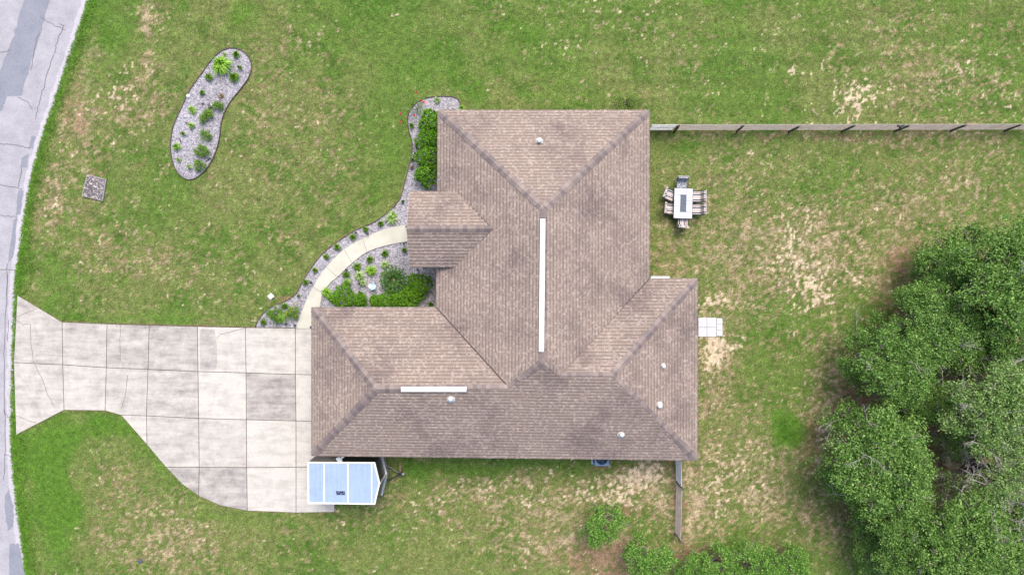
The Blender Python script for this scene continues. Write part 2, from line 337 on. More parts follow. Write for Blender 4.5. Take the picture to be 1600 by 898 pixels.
LUSH = [(385, 25, 32, 40, .9), (85, 690, 45, 45, .95), (95, 800, 35, 90, 1.), (60, 760, 25, 60, .7), (170, 665, 60, 18, .8), (230, 700, 40, 30, .5), (250, 720, 40, 30, .4), (170, 50, 22, 90, .55), (145, 130, 16, 60, .5), (110, 330, 9, 60, .6), (90, 420, 30, 40, .5), (60, 480, 40, 18, .7), (250, 497, 180, 8, .6), (340, 812, 90, 12, .6), (1232, 670, 19, 26, 1.9), (1232, 670, 14, 20, 1.0), (1254, 723, 10, 8, .8), (1180, 580, 45, 55, .35), (700, 110, 90, 60, .35), (800, 40, 30, 40, .4), (840, 50, 20, 20, .5), (1070, 225, 60, 18, .45), (1240, 225, 30, 15, .3), (760, 726, 160, 9, .7), (645, 745, 30, 30, .6), (600, 860, 60, 40, .3), (600, 260, 35, 60, .5), (655, 120, 60, 40, .3), (620, 20, 80, 40, .35), (1110, 4, 8, 6, .9), (1480, 40, 30, 20, .4), (1240, 180, 60, 14, .4), (870, 855, 40, 25, .2), (500, 450, 0, 0, 0), (1100, 30, 100, 60, .2), (1500, 830, 60, 40, .2), (560, 340, 60, 30, .3), (450, 480, 30, 16, .2), (300, 320, 80, 50, .2), (1040, 245, 30, 20, .35)]
BROWN = [(130, 150, 20, 50, .5), (1140, 620, 60, 80, .25), (1230, 560, 50, 50, .25), (1270, 700, 30, 50, .5), (960, 885, 70, 30, .8), (900, 860, 50, 30, .5), (1062, 800, 12, 60, .8), (1050, 730, 20, 14, .6), (985, 790, 30, 40, .5), (1335, 610, 25, 60, .6), (1400, 400, 50, 25, .45), (1420, 440, 50, 30, .7), (120, 200, 30, 60, .4), (770, 870, 0, 0, 0), (935, 724, 20, 8, .7), (1070, 255, 12, 10, .2), (1110, 740, 20, 8, .2), (1350, 800, 50, 60, .4), (1450, 700, 130, 190, .9), (1530, 520, 100, 120, .9), (1100, 875, 130, 25, .7), (945, 825, 22, 25, .6), (1300, 207, 300, 4, .7), (1060, 318, 32, 34, .35), (148, 290, 24, 26, .5), (440, 465, 30, 8, .3), (625, 765, 6, 30, .5)]
def blobs(px, py, lst):
    a = np.zeros_like(px)
    for x, y, rx, ry, k in lst:
        if rx: a = np.maximum(a, 0) + k * np.exp(-(((px - x) / rx) ** 2 + ((py - y) / ry) ** 2))
    return a
def lerp(a, b, t): return a + (np.array(b) - a) * t[..., None]
def dist_line(px, py, pts):
    d = np.full(px.shape, 1e9)
    for (x0, y0), (x1, y1) in zip(pts[:-1], pts[1:]):
        l2 = (x1 - x0) ** 2 + (y1 - y0) ** 2 + 1e-9; t = np.clip(((px - x0) * (x1 - x0) + (py - y0) * (y1 - y0)) / l2, 0, 1)
        d = np.minimum(d, np.hypot(px - x0 - t * (x1 - x0), py - y0 - t * (y1 - y0)))
    return d
def lawn(x, y):
    """albedo and sand cover of the ground at world x, y"""
    px = x * 30 + 800; py = 449 - y * 30
    wx = px + (fbm(x / 1.3, y / 1.3, 40, 3) - .5) * 40; wy = py + (fbm(x / 1.3, y / 1.3, 44, 3) - .5) * 40
    D = blobs(wx, wy, DRY); Sd = blobs(wx, wy, SAND); Lu = blobs(wx, wy, LUSH); Br = blobs(wx, wy, BROWN)
    dr = dist_line(px, py, ROAD)
    Lu = Lu + np.exp(-(dr / 16) ** 2) * .95
    n1 = fbm(x / 4.5, y / 4.5, 1, 4); n2 = fbm(x / 1.1, y / 1.1, 2, 4)
    n3 = .5 * vn(x / .24, y / .24, 3) + .5 * vn(x / .12, y / .12, 4); n5 = vn((x + y * .4) / .22, (y - x * .5) / .10, 9)
    east = sst(1000, 1500, px) * .0 - .05 * sst(.45, .7, fbm(x / 2.5, y / 2.5, 21, 3))
    c = lerp(np.ones(x.shape + (3,)) * np.array((.094, .152, .030)), (.128, .158, .046), sst(.35, .65, n1))
    c = lerp(c, (.066, .130, .020), sst(.48, .72, n2) * .8)
    dry = D + east + .08 + (n2 - .5) * .7 + (n1 - .5) * .5 + (n3 - .5) * 1.1 + (n5 - .5) * .9
    c = lerp(c, (.225, .175, .095), sst(.30, .9, dry) * .85)
    c = lerp(c, (.36, .285, .19), sst(.80, 1.2, dry) * .8)
    hf = vn((x + y * .6) / .13, (y - x * .6) / .085, 15) * .6 + vn(x / .3, y / .3, 16) * .4
    c = lerp(c, (.37, .29, .19), sst(.70, .84, hf + np.clip(D, 0, .9) * .27 - .055 - Lu * .2) * .7)
    c = lerp(c, (.05, .105, .014), sst(.66, .8, vn(x / .13, y / .16, 17) * .6 + n2 * .4) * .6)
    ed = np.minimum(dist_line(px, py, DRIVE[1:3]), np.minimum(dist_line(px, py, BEDE), dist_line(px, py, DRIVE[5:] + [DRIVE[0]] + DRIVE[:2])))
    Br = Br + np.exp(-(ed / 3.2) ** 2) * .6
    br = Br + (n2 - .5) * .8 + (n3 - .5) * .5
    c = lerp(c, (.21, .128, .080), sst(.3, .85, br) * .8)
    lu = Lu + (n2 - .5) * .55 + (n3 - .5) * .35
    c = lerp(c, (.072, .155, .018), sst(.12, .95, lu) * .9); c = lerp(c, (.045, .115, .010), sst(1.2, 2.4, lu) * .9)
    ns = .5 + ((vn(x / .7, y / .7, 6) - .5) * .35 + (vn(x / .15, y / .15, 7) - .5) * .9 + (vn(x / .09, y / .09, 8) - .5) * .6)
    s = sst(.99, 1.12, ns + Sd * .86 - Lu * .15 - .045 * (1 - sst(.03, .2, Sd)))
    c = lerp(c, (.52, .415, .295), s * .9)
    c = c * (.70 + .38 * vn(x / .12, y / .12, 11) + .34 * (vn((x - y * .3) / .2, (y + x * .3) / .11, 13) - .1))[..., None]
    c = lerp(c, (.082, .135, .026), sst(.50, .66, vn((x - y * .5) / .17, (y + x * .5) / .12, 19) * .65 + vn(x / .5, y / .5, 20) * .35) * np.clip(D, 0, .8) * .9 * (1 - s))
    mow = np.sin((y + .15 * np.sin(x * .5) + (fbm(x / 2, y / 2, 25, 2) - .5) * .5) * 5.2) * sst(560, 760, px) * sst(330, 200, py) + np.sin((x * .55 + y * .83) * 4.6 + fbm(x / 3, y / 3, 26, 2) * 3) * sst(620, 520, px) * sst(520, 440, py)
    c = c * (1 + .055 * mow)[..., None]
    return np.clip(c, .004, .9), s
def set_col(me, col):
    a = me.color_attributes.new('col', 'FLOAT_COLOR', 'POINT')
    a.data.foreach_set('color', np.concatenate([col, np.ones((len(col), 1))], 1).astype(np.float32).ravel())
xs = np.concatenate([[-600, -300, -150], np.arange(-100, -29, 1.5), np.arange(-28.5, 28.6, .08), np.arange(29.5, 101, 1.5), [150, 300, 600]])
ys = np.concatenate([[-600, -300, -150], np.arange(-100, -17.5, 1.5), np.arange(-17, 17.05, .08), np.arange(18, 101, 1.5), [150, 300, 600]])
X, Y = np.meshgrid(xs, ys); nx, ny = len(xs), len(ys)
V = np.stack([X.ravel(), Y.ravel(), np.zeros(nx * ny)], 1)
I = (np.arange(ny - 1)[:, None] * nx + np.arange(nx - 1)[None]).ravel()
F = np.stack([I, I + 1, I + nx + 1, I + nx], 1)
def np_mesh(name, V, F):
    me = bpy.data.meshes.new(name); k = F.shape[1]
    me.vertices.add(len(V)); me.vertices.foreach_set('co', V.astype(np.float32).ravel())
    me.loops.add(len(F) * k); me.loops.foreach_set('vertex_index', F.astype(np.int32).ravel())
    me.polygons.add(len(F)); me.polygons.foreach_set('loop_start', np.arange(0, len(F) * k, k, dtype=np.int32))
    me.update(calc_edges=True); return me
me = np_mesh('ground', V, F); col, _ = lawn(V[:, 0], V[:, 1])
away = sst(0, 1.2, np.maximum(np.abs(V[:, 0]) - 28.3, np.abs(V[:, 1]) - 16.8))      # beyond the detailed lawn only broad patches
far = lerp(np.ones((len(V), 3)) * np.array((.105, .150, .036)), (.155, .155, .062), sst(.35, .65, fbm(V[:, 0] / 9, V[:, 1] / 9, 31, 3)))
far = np.where((np.abs(V[:, :1]) > 110) | (np.abs(V[:, 1:2]) > 110), np.array([[.125, .152, .046]]), far)
set_col(me, col * (1 - away[:, None]) + far * away[:, None])
g = link_mesh('ground', me, M['grass']); tag(g, kind='structure')

# ------------------------------------------------------------------ road
def sheet(name, pts, z, m, kind='structure', label=None):
    b = MB(); q = gp(pts); a = sum(q[i][0] * q[(i + 1) % len(q)][1] - q[(i + 1) % len(q)][0] * q[i][1] for i in range(len(q)))
    if a < 0: q = q[::-1]
    b.face([(p[0], p[1], z) for p in q]); return tag(b.build(name, m), label, None, None, kind)
rb = MB()
def ribbon(b, pts, off0, off1, z, wob=0):
    q = [W(*p) for p in pts]; L_, R2 = [], []
    for i, p in enumerate(q):
        d = (q[min(i + 1, len(q) - 1)] - q[max(i - 1, 0)]).normalized(); n = Vector((d.y, -d.x, 0)); j = (random.random() - .5) * wob
        L_.append(p + n * (off0 + j)); R2.append(p + n * (off1 + j))
    for i in range(len(q) - 1):
        P = [L_[i], L_[i + 1], R2[i + 1], R2[i]]
        P = [(p.x, p.y, z) for p in P]
        a = sum(P[k][0] * P[(k + 1) % 4][1] - P[(k + 1) % 4][0] * P[k][1] for k in range(4))
        b.face(P if a > 0 else P[::-1])
ribbon(rb, ROADs, -.05, 7.0, .004)
tag(rb.build('road', M['road']), kind='structure')
fine = smooth_curve(ROAD, 16); rb = MB(); ribbon(rb, fine, -.06, .30, .008, .12); tag(rb.build('road_edge', M['redge']), kind='structure')
def jag(pts, n=6, a=2.0):
    o = []
    for i in range(len(pts)):
        p, q = pts[i], pts[(i + 1) % len(pts)]
        for k in range(n): t = k / n; o.append((p[0] + (q[0] - p[0]) * t + random.uniform(-a, a) * (k > 0), p[1] + (q[1] - p[1]) * t + random.uniform(-a, a) * (k > 0)))
    return o
for poly in ([(48, -60), (92, -60), (78, 0), (60, 63), (47, 104), (33, 150), (10, 152), (0, 177), (-40, 190), (-50, 110), (0, 112), (20, 60), (35, 10)],
             [(49, 213), (56, 213), (52, 232), (44, 232)], [(36, 245), (46, 240), (42, 262), (31, 262)], [(29, 297), (37, 298), (32, 335), (25, 337)], [(21, 345), (27, 340), (21, 400), (13, 412)],
             [(8, 772), (14, 765), (22, 790), (20, 822), (12, 832), (8, 800)], [(15, 850), (30, 848), (40, 898), (45, 925), (16, 930)]):
    big = len(poly) > 8
    sheet('road_patch', jag(poly, 8 if big else 5, 1.6 if big else 1.2), .012, M['patch'])
rb = MB()
for pts in ([(0, 289), (18, 292), (38, 296)], [(0, 225), (25, 227), (51, 233)], [(0, 336), (30, 340)], [(0, 421), (14, 421), (26, 423)], [(-10, 83), (4, 82), (18, 78)], [(62, 27), (84, 40), (106, 48)], [(93, 38), (100, 40), (88, 70), (84, 86)],
            [(84, 86), (70, 130), (62, 160), (55, 190)], [(28, 152), (44, 160), (52, 172)], [(34, 262), (28, 297)], [(12, 430), (8, 520), (7, 600), (9, 690), (5, 760)], [(14, 500), (12, 540)], [(6, 640), (14, 655)], [(8, 710), (20, 712)], [(48, 110), (56, 70), (62, 50)], [(12, 412), (10, 470)]):
    ribbon(rb, jag(pts, 7, 1.3)[:-7], -.012, .012, .016, .01)
tag(rb.build('road_cracks', M['crack']), kind='structure')

# ------------------------------------------------------------------ driveway slabs
sheet('driveway_base', DRIVE, .02, M['soil'])
J = {}
cols = [98, 167, 233, 310, 385, 462.5, 490]
T0 = [(98, 503), (168, 506), (234, 508), (309, 510), (384, 511.5), (462, 512.5), (488, 513)]
T1 = [(99, 569.5), (167, 574), (232, 576.5), (310, 580), (385, 582), (462, 584.5), (492, 585)]
T2 = [(101, 640), (165, 641), (229.5, 649), (311, 653), (385.5, 655), (463, 657), (523, 658.5)]
T3 = [None, None, None, (312, 729), (386, 729.5), (463, 729), (523, 728)]
slabs = [([(28, 461), (98, 503), (99, 569.5), (22.5, 566)], .42), ([(22.5, 566), (99, 569.5), (101, 640), (26, 679)], .28)]
d0 = [.42, .52, .55, .12, .16, .1]; d1 = [.22, .36, .45, .06, .62, .05]
for i in range(6):
    slabs.append(([T0[i], T0[i + 1], T1[i + 1], T1[i]], d0[i]))
    if i == 1: slabs.append(([T1[1], T1[2], T2[2], (190, 648), T2[1]], d1[i]))
    else: slabs.append(([T1[i], T1[i + 1], T2[i + 1] if i < 5 else (495, 658), T2[i]], d1[i]))
slabs += [([(190, 648), (229.5, 649), (230.5, 694)], .1), ([(229.5, 649), (311, 653), (312, 729), (260, 729), (230.5, 694)], .35), ([T2[3], T2[4], T3[4], T3[3]], .3), ([T2[4], T2[5], T3[5], T3[4]], .05), ([T2[5], T2[6], T3[6], T3[5]], .1),
          ([(260, 729), (312, 729), (311, 773.5), (285, 755)], .72), ([T3[3], T3[4], (387, 797), (345, 789), (311, 773.5)], .62), ([T3[4], T3[5], (463, 800), (387, 797)], .05), ([T3[5], T3[6], (523, 799), (463, 800)], .08)]
def inset(poly, d):
    n = len(poly); a = sum(poly[i][0] * poly[(i + 1) % n][1] - poly[(i + 1) % n][0] * poly[i][1] for i in range(n)); s = 1 if a > 0 else -1
    out = []
    for i in range(n):
        p0, p, p1 = Vector(poly[i - 1]), Vector(poly[i]), Vector(poly[(i + 1) % n])
        e0 = (p - p0).normalized(); e1 = (p1 - p).normalized(); n0 = Vector((-e0.y, e0.x)) * s; n1 = Vector((-e1.y, e1.x)) * s
        b = (n0 + n1); b.normalize(); k = d / max(.3, b.dot(n0)); out.append(tuple(p + b * k))
    return out
b = MB(); dirt = []
for poly, dv in slabs:
    q = inset([tuple(W(*p).xy) for p in poly], .016)
    n0 = len(b.v); b.prism(q, .022, .05); dirt += [dv * .9] * (len(b.v) - n0)
o = b.build('driveway', M['concrete']); tag(o, kind='structure')
o.data.attributes.new('dirt', 'FLOAT', 'POINT').data.foreach_set('value', dirt)
# worn patch and cracks in the slabs
def decal_sheet(name, pts, z, m, dv):
    o = sheet(name, pts, z, m); o.data.attributes.new('dirt', 'FLOAT', 'POINT').data.foreach_set('value', [dv] * len(o.data.vertices))
decal_sheet('driveway_stain', jag([(313, 514), (336, 514), (340, 545), (339, 577), (314, 577)], 5, .8), .054, M['concrete'], .5)
rb = MB()
for pts in ([(25, 496), (44, 488), (61, 480)], [(25, 648), (45, 656), (60, 661)], [(48, 505), (50, 540), (54, 566), (66, 590), (75, 615), (88, 638)], [(26, 498), (36, 508), (47, 505)], [(189, 508), (188, 574)], [(200, 585), (197, 615), (189, 644)], [(385, 512), (345, 522), (338, 530)]):
    ribbon(rb, jag(pts, 6, .8)[:-6], -.010, .010, .057)
tag(rb.build('driveway_cracks', simple('concrete crack', (.2, .17, .15), None, 5, 1)), kind='structure')
# front walk, cut by its joints
b = MB(); fo = smooth_curve(WO, 6); fi = smooth_curve(WI, 6)
co_ = [0, 12, 18, 24, 30, 54]; ci_ = [0, 12, 24, 30, 36, 54]
for a, c, a2, c2 in zip(co_[:-1], co_[1:], ci_[:-1], ci_[1:]):
    q = [tuple(W(*p).xy) for p in fo[a:c + 1]] + [tuple(W(*p).xy) for p in fi[a2:c2 + 1][::-1]]
    b.prism(inset(q, .008), .03, .085)
tag(b.build('walkway', M['walk']), kind='structure')

# ------------------------------------------------------------------ gravel beds
def bed(name, poly, edge, closed, lab, elab, exclude):
    b = MB(); q = gp(poly); a = sum(q[i][0] * q[(i + 1) % len(q)][1] - q[(i + 1) % len(q)][0] * q[i][1] for i in range(len(q)))
    if a < 0: q = q[::-1]
    tri = MB(); tri.face([(p[0], p[1], .026) for p in q]); 
    o = tri.build('gravel', [M['gravel'], M['pebble']]); 
    x0, x1 = min(p[0] for p in q), max(p[0] for p in q); y0, y1 = min(p[1] for p in q), max(p[1] for p in q)
    n = int((x1 - x0) * (y1 - y0) * 150); x = rng.uniform(x0, x1, n); y = rng.uniform(y0, y1, n)
    k = inpoly(x, y, q)
    for e in exclude: k &= ~inpoly(x, y, gp(e))
    x, y = x[k], y[k]; n = len(x); s = rng.uniform(.012, .030, n)
    base = np.array([(1, 0, 0), (0, 1, 0), (-1, 0, 0), (0, -1, 0), (0, 0, .8)]); th = rng.uniform(0, 6.28, n)
    Vp = np.zeros((n, 5, 3)); bx = base[None] * (s[:, None, None] * rng.uniform(.6, 1.3, (n, 5, 1)))
    Vp[..., 0] = bx[..., 0] * np.cos(th)[:, None] - bx[..., 1] * np.sin(th)[:, None] + x[:, None]
    Vp[..., 1] = bx[..., 0] * np.sin(th)[:, None] + bx[..., 1] * np.cos(th)[:, None] + y[:, None]; Vp[..., 2] = bx[..., 2] + .027
    Fp = (np.arange(n)[:, None, None] * 5 + np.array([(0, 1, 4), (1, 2, 4), (2, 3, 4), (3, 0, 4)])[None]).reshape(-1, 3)
    pm = np_mesh('pebbles', Vp.reshape(-1, 3), Fp); tmp = bpy.data.objects.new('tmp', pm)
    import bmesh
    bm = bmesh.new(); bm.from_mesh(o.data); bmesh.ops.triangulate(bm, faces=bm.faces); n0 = len(bm.faces); bm.from_mesh(pm)
    bm.faces.ensure_lookup_table()
    for f in bm.faces[n0:]: f.material_index = 1
    bm.to_mesh(o.data); bm.free(); bpy.data.objects.remove(tmp); bpy.data.meshes.remove(pm)
    tag(o, lab, None, None, 'stuff')
    e = MB(); ring = [W(*p) for p in edge]; N_ = len(ring)
    for i in range(N_ if closed else N_ - 1):
        p, q2 = ring[i], ring[(i + 1) % N_]; d = (q2 - p); m_ = (p + q2) / 2
        e.box((m_.x, m_.y, .045), (d.length + .02, .035, .07), math.atan2(d.y, d.x))
    tag(e.build('garden_edging', M['edge']), elab, 'edging')
bed('kidney', KIDs, KIDs, True, 'pale grey gravel filling the kidney shaped lawn bed', 'dark edging strip around the kidney shaped gravel bed', [])
walk_poly = WO + WI[::-1]
bed('front', BEDs + BED[len(BEDE):], BEDs, False, 'pale grey gravel filling the front bed beside the walkway', 'dark curving edging strip between front lawn and house bed', [walk_poly, [(487, 480), (683, 480), (683, 520), (487, 520)]])

# ------------------------------------------------------------------ grass blades
n = 215000
x = rng.uniform(-28, 28, n); y = rng.uniform(-16, 16, n)
ne = 16000; te = rng.uniform(0, 1, ne); rp = np.array(smooth_curve(ROAD, 20)); ii = (te * (len(rp) - 1)).astype(int)
ex = (rp[ii, 0] + rng.normal(4, 7, ne) - 800) / 30; ey = (449 - rp[ii, 1] + rng.uniform(-6, 6, ne)) / 30
x = np.concatenate([x, ex]); y = np.concatenate([y, ey]); edge = np.concatenate([np.zeros(n, bool), np.ones(ne, bool)])
px, py = x * 30 + 800, 449 - y * 30
keep = np.ones(len(x), bool)
roadpoly = [(p[0] - 1, p[1]) for p in smooth_curve(ROAD, 6)] + [(-400, 1300), (-400, -330)]
keep &= ~inpoly(px, py, roadpoly)
dr_sh = inset(DRIVE, 1.5)
for pl in (DRIVE, KID, BED, [(695, 182), (1005, 182), (1005, 425), (1078, 445), (1078, 705), (500, 705), (500, 490), (695, 490)], [(127, 306), (135, 272), (166, 280), (160, 314)], [(1085, 495), (1130, 495), (1130, 527), (1085, 527)]): keep &= ~inpoly(px, py, pl)
bo = blobs(px, py, BROWN)
cc, ss = lawn(x, y)
keep &= (rng.random(len(x)) > ss * .95) & (rng.random(len(x)) > bo * .6)
keep &= ~((np.abs(py - 201) < 3) & (px > 1015)) 
x, y, cc, edge = x[keep], y[keep], cc[keep], edge[keep]; n = len(x); nb = 3
th = rng.uniform(0, 6.283, (n, nb)); ln = rng.uniform(.035, .085, (n, nb)) * np.where(edge, 1.7, 1)[:, None]; hh = rng.uniform(.015, .05, (n, nb)) * np.where(edge, 1.8, 1)[:, None]; wd = ln * .16
cx = x[:, None]; cy = y[:, None]; dx, dy = np.cos(th), np.sin(th)
A = np.stack([cx - dy * wd, cy + dx * wd, np.full_like(th, .0)], -1); Bq = np.stack([cx + dy * wd, cy - dx * wd, np.full_like(th, .0)], -1)
Cq = np.stack([cx + dx * ln, cy + dy * ln, hh], -1)
V = np.stack([A, Bq, Cq], 2).reshape(-1, 3); F = np.arange(len(V)).reshape(-1, 3)
lum = rng.uniform(.55, 1.85, (n, nb, 1)); lush = np.where(rng.random((n, nb, 1)) < .5, np.array([.9, 1.05, .8]), np.array([1.08, 1.02, 1.05]))
cb = np.repeat((cc[:, None] * lum * lush)[:, :, None], 3, 2); cb[:, :, 2] *= 1.25
me = np_mesh('grass', V, F); set_col(me, cb.reshape(-1, 3))
tag(link_mesh('grass', me, M['blade']), 'short mown lawn grass around the house', None, None, 'stuff')

# ------------------------------------------------------------------ house
house = empty('brown_roof_house', W(800, 449)); tag(house, 'single storey house with a brown shingle hip roof and small gable porch', 'house')
ZE = 2.7
P = dict(A=W(684, 172, ZE), B=W(1015, 172, ZE), C=W(1015, 435, ZE), D=W(1090, 435, ZE), E=W(1090, 719, ZE), F=W(487, 711.5, ZE), G=W(487, 480, ZE), Hh=W(681.5, 480, ZE),
         R1=W(849, 326, 5.18), R2=W(847, 566, 5.18), W1=W(588, 607.5, 4.48), W2=W(796, 606, 4.47), E1=W(955.5, 587, 4.79), E2=W(873, 587, 4.79))
roof = empty('roof', (0, 0, 0)); roof.parent = house
def clipv(poly, v0, v1):
    def half(pl, f):
        o = []
        for i in range(len(pl)):
            a, b = pl[i - 1], pl[i]; fa, fb = f(a), f(b)
            if (fa >= 0) != (fb >= 0): t = fa / (fa - fb); o.append((a[0] + (b[0] - a[0]) * t, a[1] + (b[1] - a[1]) * t))
            if fb >= 0: o.append(b)
        return o
    return half(half(poly, lambda p: p[1] - v0), lambda p: v1 - p[1]) if True else None
sh = MB()
def slope(pts, i0, i1, apex, off=0.0):
    """clad one roof plane in overlapping courses; edge i0-i1 is the eave"""
    e0, e1, ap = pts[i0], pts[i1], apex
    u = (e1 - e0).normalized(); nrm = u.cross(ap - e0).normalized()
    if nrm.z < 0: nrm = -nrm
    vv = nrm.cross(u)
    if vv.z < 0: vv = -vv
    poly = [((p - e0).dot(u), (p - e0).dot(vv)) for p in pts]
    if abs(poly[i0][1]) < .01: pass
    mx = max(p[1] for p in poly); k = 0; rh = .17
    du = random.uniform(0, 20); kk0 = random.randint(0, 9)
    while k * rh < mx:
        v0, v1 = k * rh, min((k + 1) * rh, mx + .001); q = clipv([(a, b + (0 if b > .001 else -.0)) for a, b in poly], v0, v1)
        if len(q) >= 3:
            P3 = []; 
            for a, b_ in q:
                h = .004 + .020 * (1 - (b_ - v0) / rh)
                P3.append(e0 + u * a + vv * b_ + nrm * (h + off))
            uvs = [(a + du, b_ + kk0 * rh * 3) for a, b_ in q]
            nn = (P3[1] - P3[0]).cross(P3[2] - P3[1])
            if nn.z < 0: P3 = P3[::-1]; uvs = uvs[::-1]
            sh.face(P3, uvs)
        k += 1
slope([P['A'], P['B'], P['R1']], 0, 1, P['R1'])
slope([P['A'], P['Hh'], P['W2'], P['R2'], P['R1']], 0, 1, P['R1'])
slope([P['C'], P['B'], P['R1'], P['R2'], P['E2']], 0, 1, P['R1'])
slope([P['G'], P['Hh'], P['W2'], P['W1']], 0, 1, P['W1'])
slope([P['F'], P['G'], P['W1']], 0, 1, P['W1'])
slope([P['C'], P['D'], P['E1'], P['E2']], 0, 1, P['E1'])
slope([P['D'], P['E'], P['E1']], 0, 1, P['E1'])
slope([P['F'], P['E'], P['E1'], P['E2'], P['R2'], P['W2'], P['W1']], 0, 1, P['R2'])
# porch gable
ZP = 3.15
pn0, ps0, pr0 = W(640, 299, ZP), W(640, 417, ZP), W(635.5, 357.5, 4.05)
pn1 = Vector((W(713.6, 298, ZP).x, pn0.y, ZP)); ps1 = Vector((W(715, 417, ZP).x, ps0.y, ZP)); pr1 = Vector((W(769, 357, 4.05).x, pr0.y, 4.05))
slope([pn0, pn1, pr1, pr0], 0, 1, pr0, .012); slope([ps0, ps1, pr1, pr0], 0, 1, pr0, .012)
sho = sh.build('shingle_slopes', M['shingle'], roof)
# sheathing below the courses, soffit and fascia
dk = MB(); lo = lambda p: p - Vector((0, 0, .012))
for f in (['A', 'R1', 'B'], ['A', 'Hh', 'W2', 'R2', 'R1'], ['C', 'B', 'R1', 'R2', 'E2'], ['G', 'Hh', 'W2', 'W1'], ['F', 'G', 'W1'], ['C', 'D', 'E1', 'E2'], ['D', 'E', 'E1'], ['F', 'E', 'E1', 'E2', 'R2', 'W2', 'W1']): dk.face([lo(P[k]) for k in f])
for q in ([pn0, pn1, pr1, pr0], [ps0, ps1, pr1, pr0]): dk.face([lo(p) for p in q])
dk.build('roof_deck', M['wood'], roof)
OUT = [P[k].xy for k in ('A', 'B', 'C', 'D', 'E', 'F', 'G', 'Hh')]; OUT = [tuple(p) for p in OUT]
fa = MB()
for i in range(8):
    p, q = Vector(OUT[i]), Vector(OUT[(i + 1) % 8]); m_ = (p + q) / 2; d = q - p; a = math.atan2(d.y, d.x)
    n_ = Vector((d.y, -d.x)).normalized()
    fa.box((m_.x + n_.x * .004, m_.y + n_.y * .004, ZE - .10), (d.length + .01 + i * .001, .03, .17), a)
for p, q in ((pn0, pn1), (ps0, ps1)):
    m_ = (p + q) / 2; fa.box((m_.x, m_.y, ZP - .1), ((q - p).length, .03, .15), 0)
for p in (pn0, ps0):
    d = pr0 - p; m_ = (p + pr0) / 2; fa.box((m_.x, m_.y, m_.z - .09), (.03, d.length, .13), 0, math.atan2(d.z, d.y) if d.y > 0 else math.atan2(-d.z, -d.y))
fa.build('fascia', M['trim'], house)
so_ = MB(); so_.prism(inset(OUT, .02), 2.52, 2.535); so_.build('soffit', M['trim'], house)
# ridge and hip caps
def caps(p, q, na, nb, w_=.175, step=.2, name='ridge_cap'):
    d = q - p; Ln = d.length; d.normalize(); b = MB(); k = 0; t0 = 0
    side = d.cross(Vector((0, 0, 1))).normalized()
    def wing(n_):      # direction lying in the plane with normal n_, perpendicular to d
        v_ = d.cross(n_).normalized(); return v_
    va, vb = wing(na), wing(nb)
    if va.dot(side) < 0: va = -va
    if vb.dot(side) > 0: vb = -vb
    while t0 < Ln:
        t1 = min(Ln, t0 + step * 1.08); h0 = .050; h1 = .028
        c0 = p + d * t0; c1 = p + d * t1; ww = w_ * random.uniform(.94, 1.04)
        L0, L1 = c0 + va * ww + na * h0, c1 + va * ww + na * h1; M0, M1 = c0 + Vector((0, 0, h0 + .008)), c1 + Vector((0, 0, h1 + .008)); R0, R1_ = c0 + vb * ww + nb * h0, c1 + vb * ww + nb * h1
        nv = len(b.v); b.v += [tuple(x_) for x_ in (L0, M0, R0, L1, M1, R1_)]
        for f in ((0, 1, 4, 3), (1, 2, 5, 4)):
            b.f.append(tuple(nv + i for i in f)); b.mi.append(0); b.uv += [(0, 0)] * 4
        dz = Vector((0, 0, -.03))
        for a_, c_ in ((L0, M0), (M0, R0), (L0, L1), (R0, R1_)): b.face([a_, c_, c_ + dz, a_ + dz])
        t0 += step
    return b.build(name, M['cap'], roof)
def pn(a, b, c):
    n_ = (P[b] - P[a]).cross(P[c] - P[a]).normalized(); return n_ if n_.z > 0 else -n_
NN, NW, NE = pn('A', 'B', 'R1'), pn('A', 'Hh', 'R1'), pn('B', 'C', 'R1')
WN, WW, SS = pn('G', 'Hh', 'W1'), pn('F', 'G', 'W1'), pn('F', 'E', 'R2'); EN, EE = pn('C', 'D', 'E1'), pn('D', 'E', 'E1')
def capsn(a, b, n1, n2):
    d = (P[b] - P[a]).normalized(); side = d.cross(Vector((0, 0, 1)))
    if n1.dot(side) < n2.dot(side): n1, n2 = n2, n1
    d_ = (P[b] - P[a]).normalized(); caps(P[a] + d_ * (.12 if a in 'ABDEFG' else 0), P[b], n1, n2)
for a, b, n1, n2 in (('A', 'R1', NN, NW), ('B', 'R1', NN, NE), ('R1', 'R2', NW, NE), ('W2', 'R2', NW, SS), ('E2', 'R2', NE, SS), ('W1', 'W2', WN, SS), ('E1', 'E2', EN, SS), ('G', 'W1', WN, WW), ('F', 'W1', WW, SS), ('D', 'E1', EN, EE), ('E', 'E1', EE, SS)):
    capsn(a, b, n1, n2)
npn = (pn1 - pn0).cross(pr0 - pn0).normalized(); npn = npn if npn.z > 0 else -npn; nps = (ps1 - ps0).cross(pr0 - ps0).normalized(); nps = nps if nps.z > 0 else -nps
caps(pr0, pr1, nps, npn, .15)
# valleys
def valley(p, q, w_=.028, h=.03):
    d = (q - p); s_ = d.cross(Vector((0, 0, 1))).normalized() * w_; u = Vector((0, 0, h)); b = MB(); b.face([p - s_ + u, q - s_ + u, q + s_ + u, p + s_ + u][::-1]); b.build('valley', M['valley'], roof)
valley(P['Hh'], P['W2']); valley(P['C'], P['E2']); valley(pn1, pr1, .022); valley(ps1, pr1, .03)
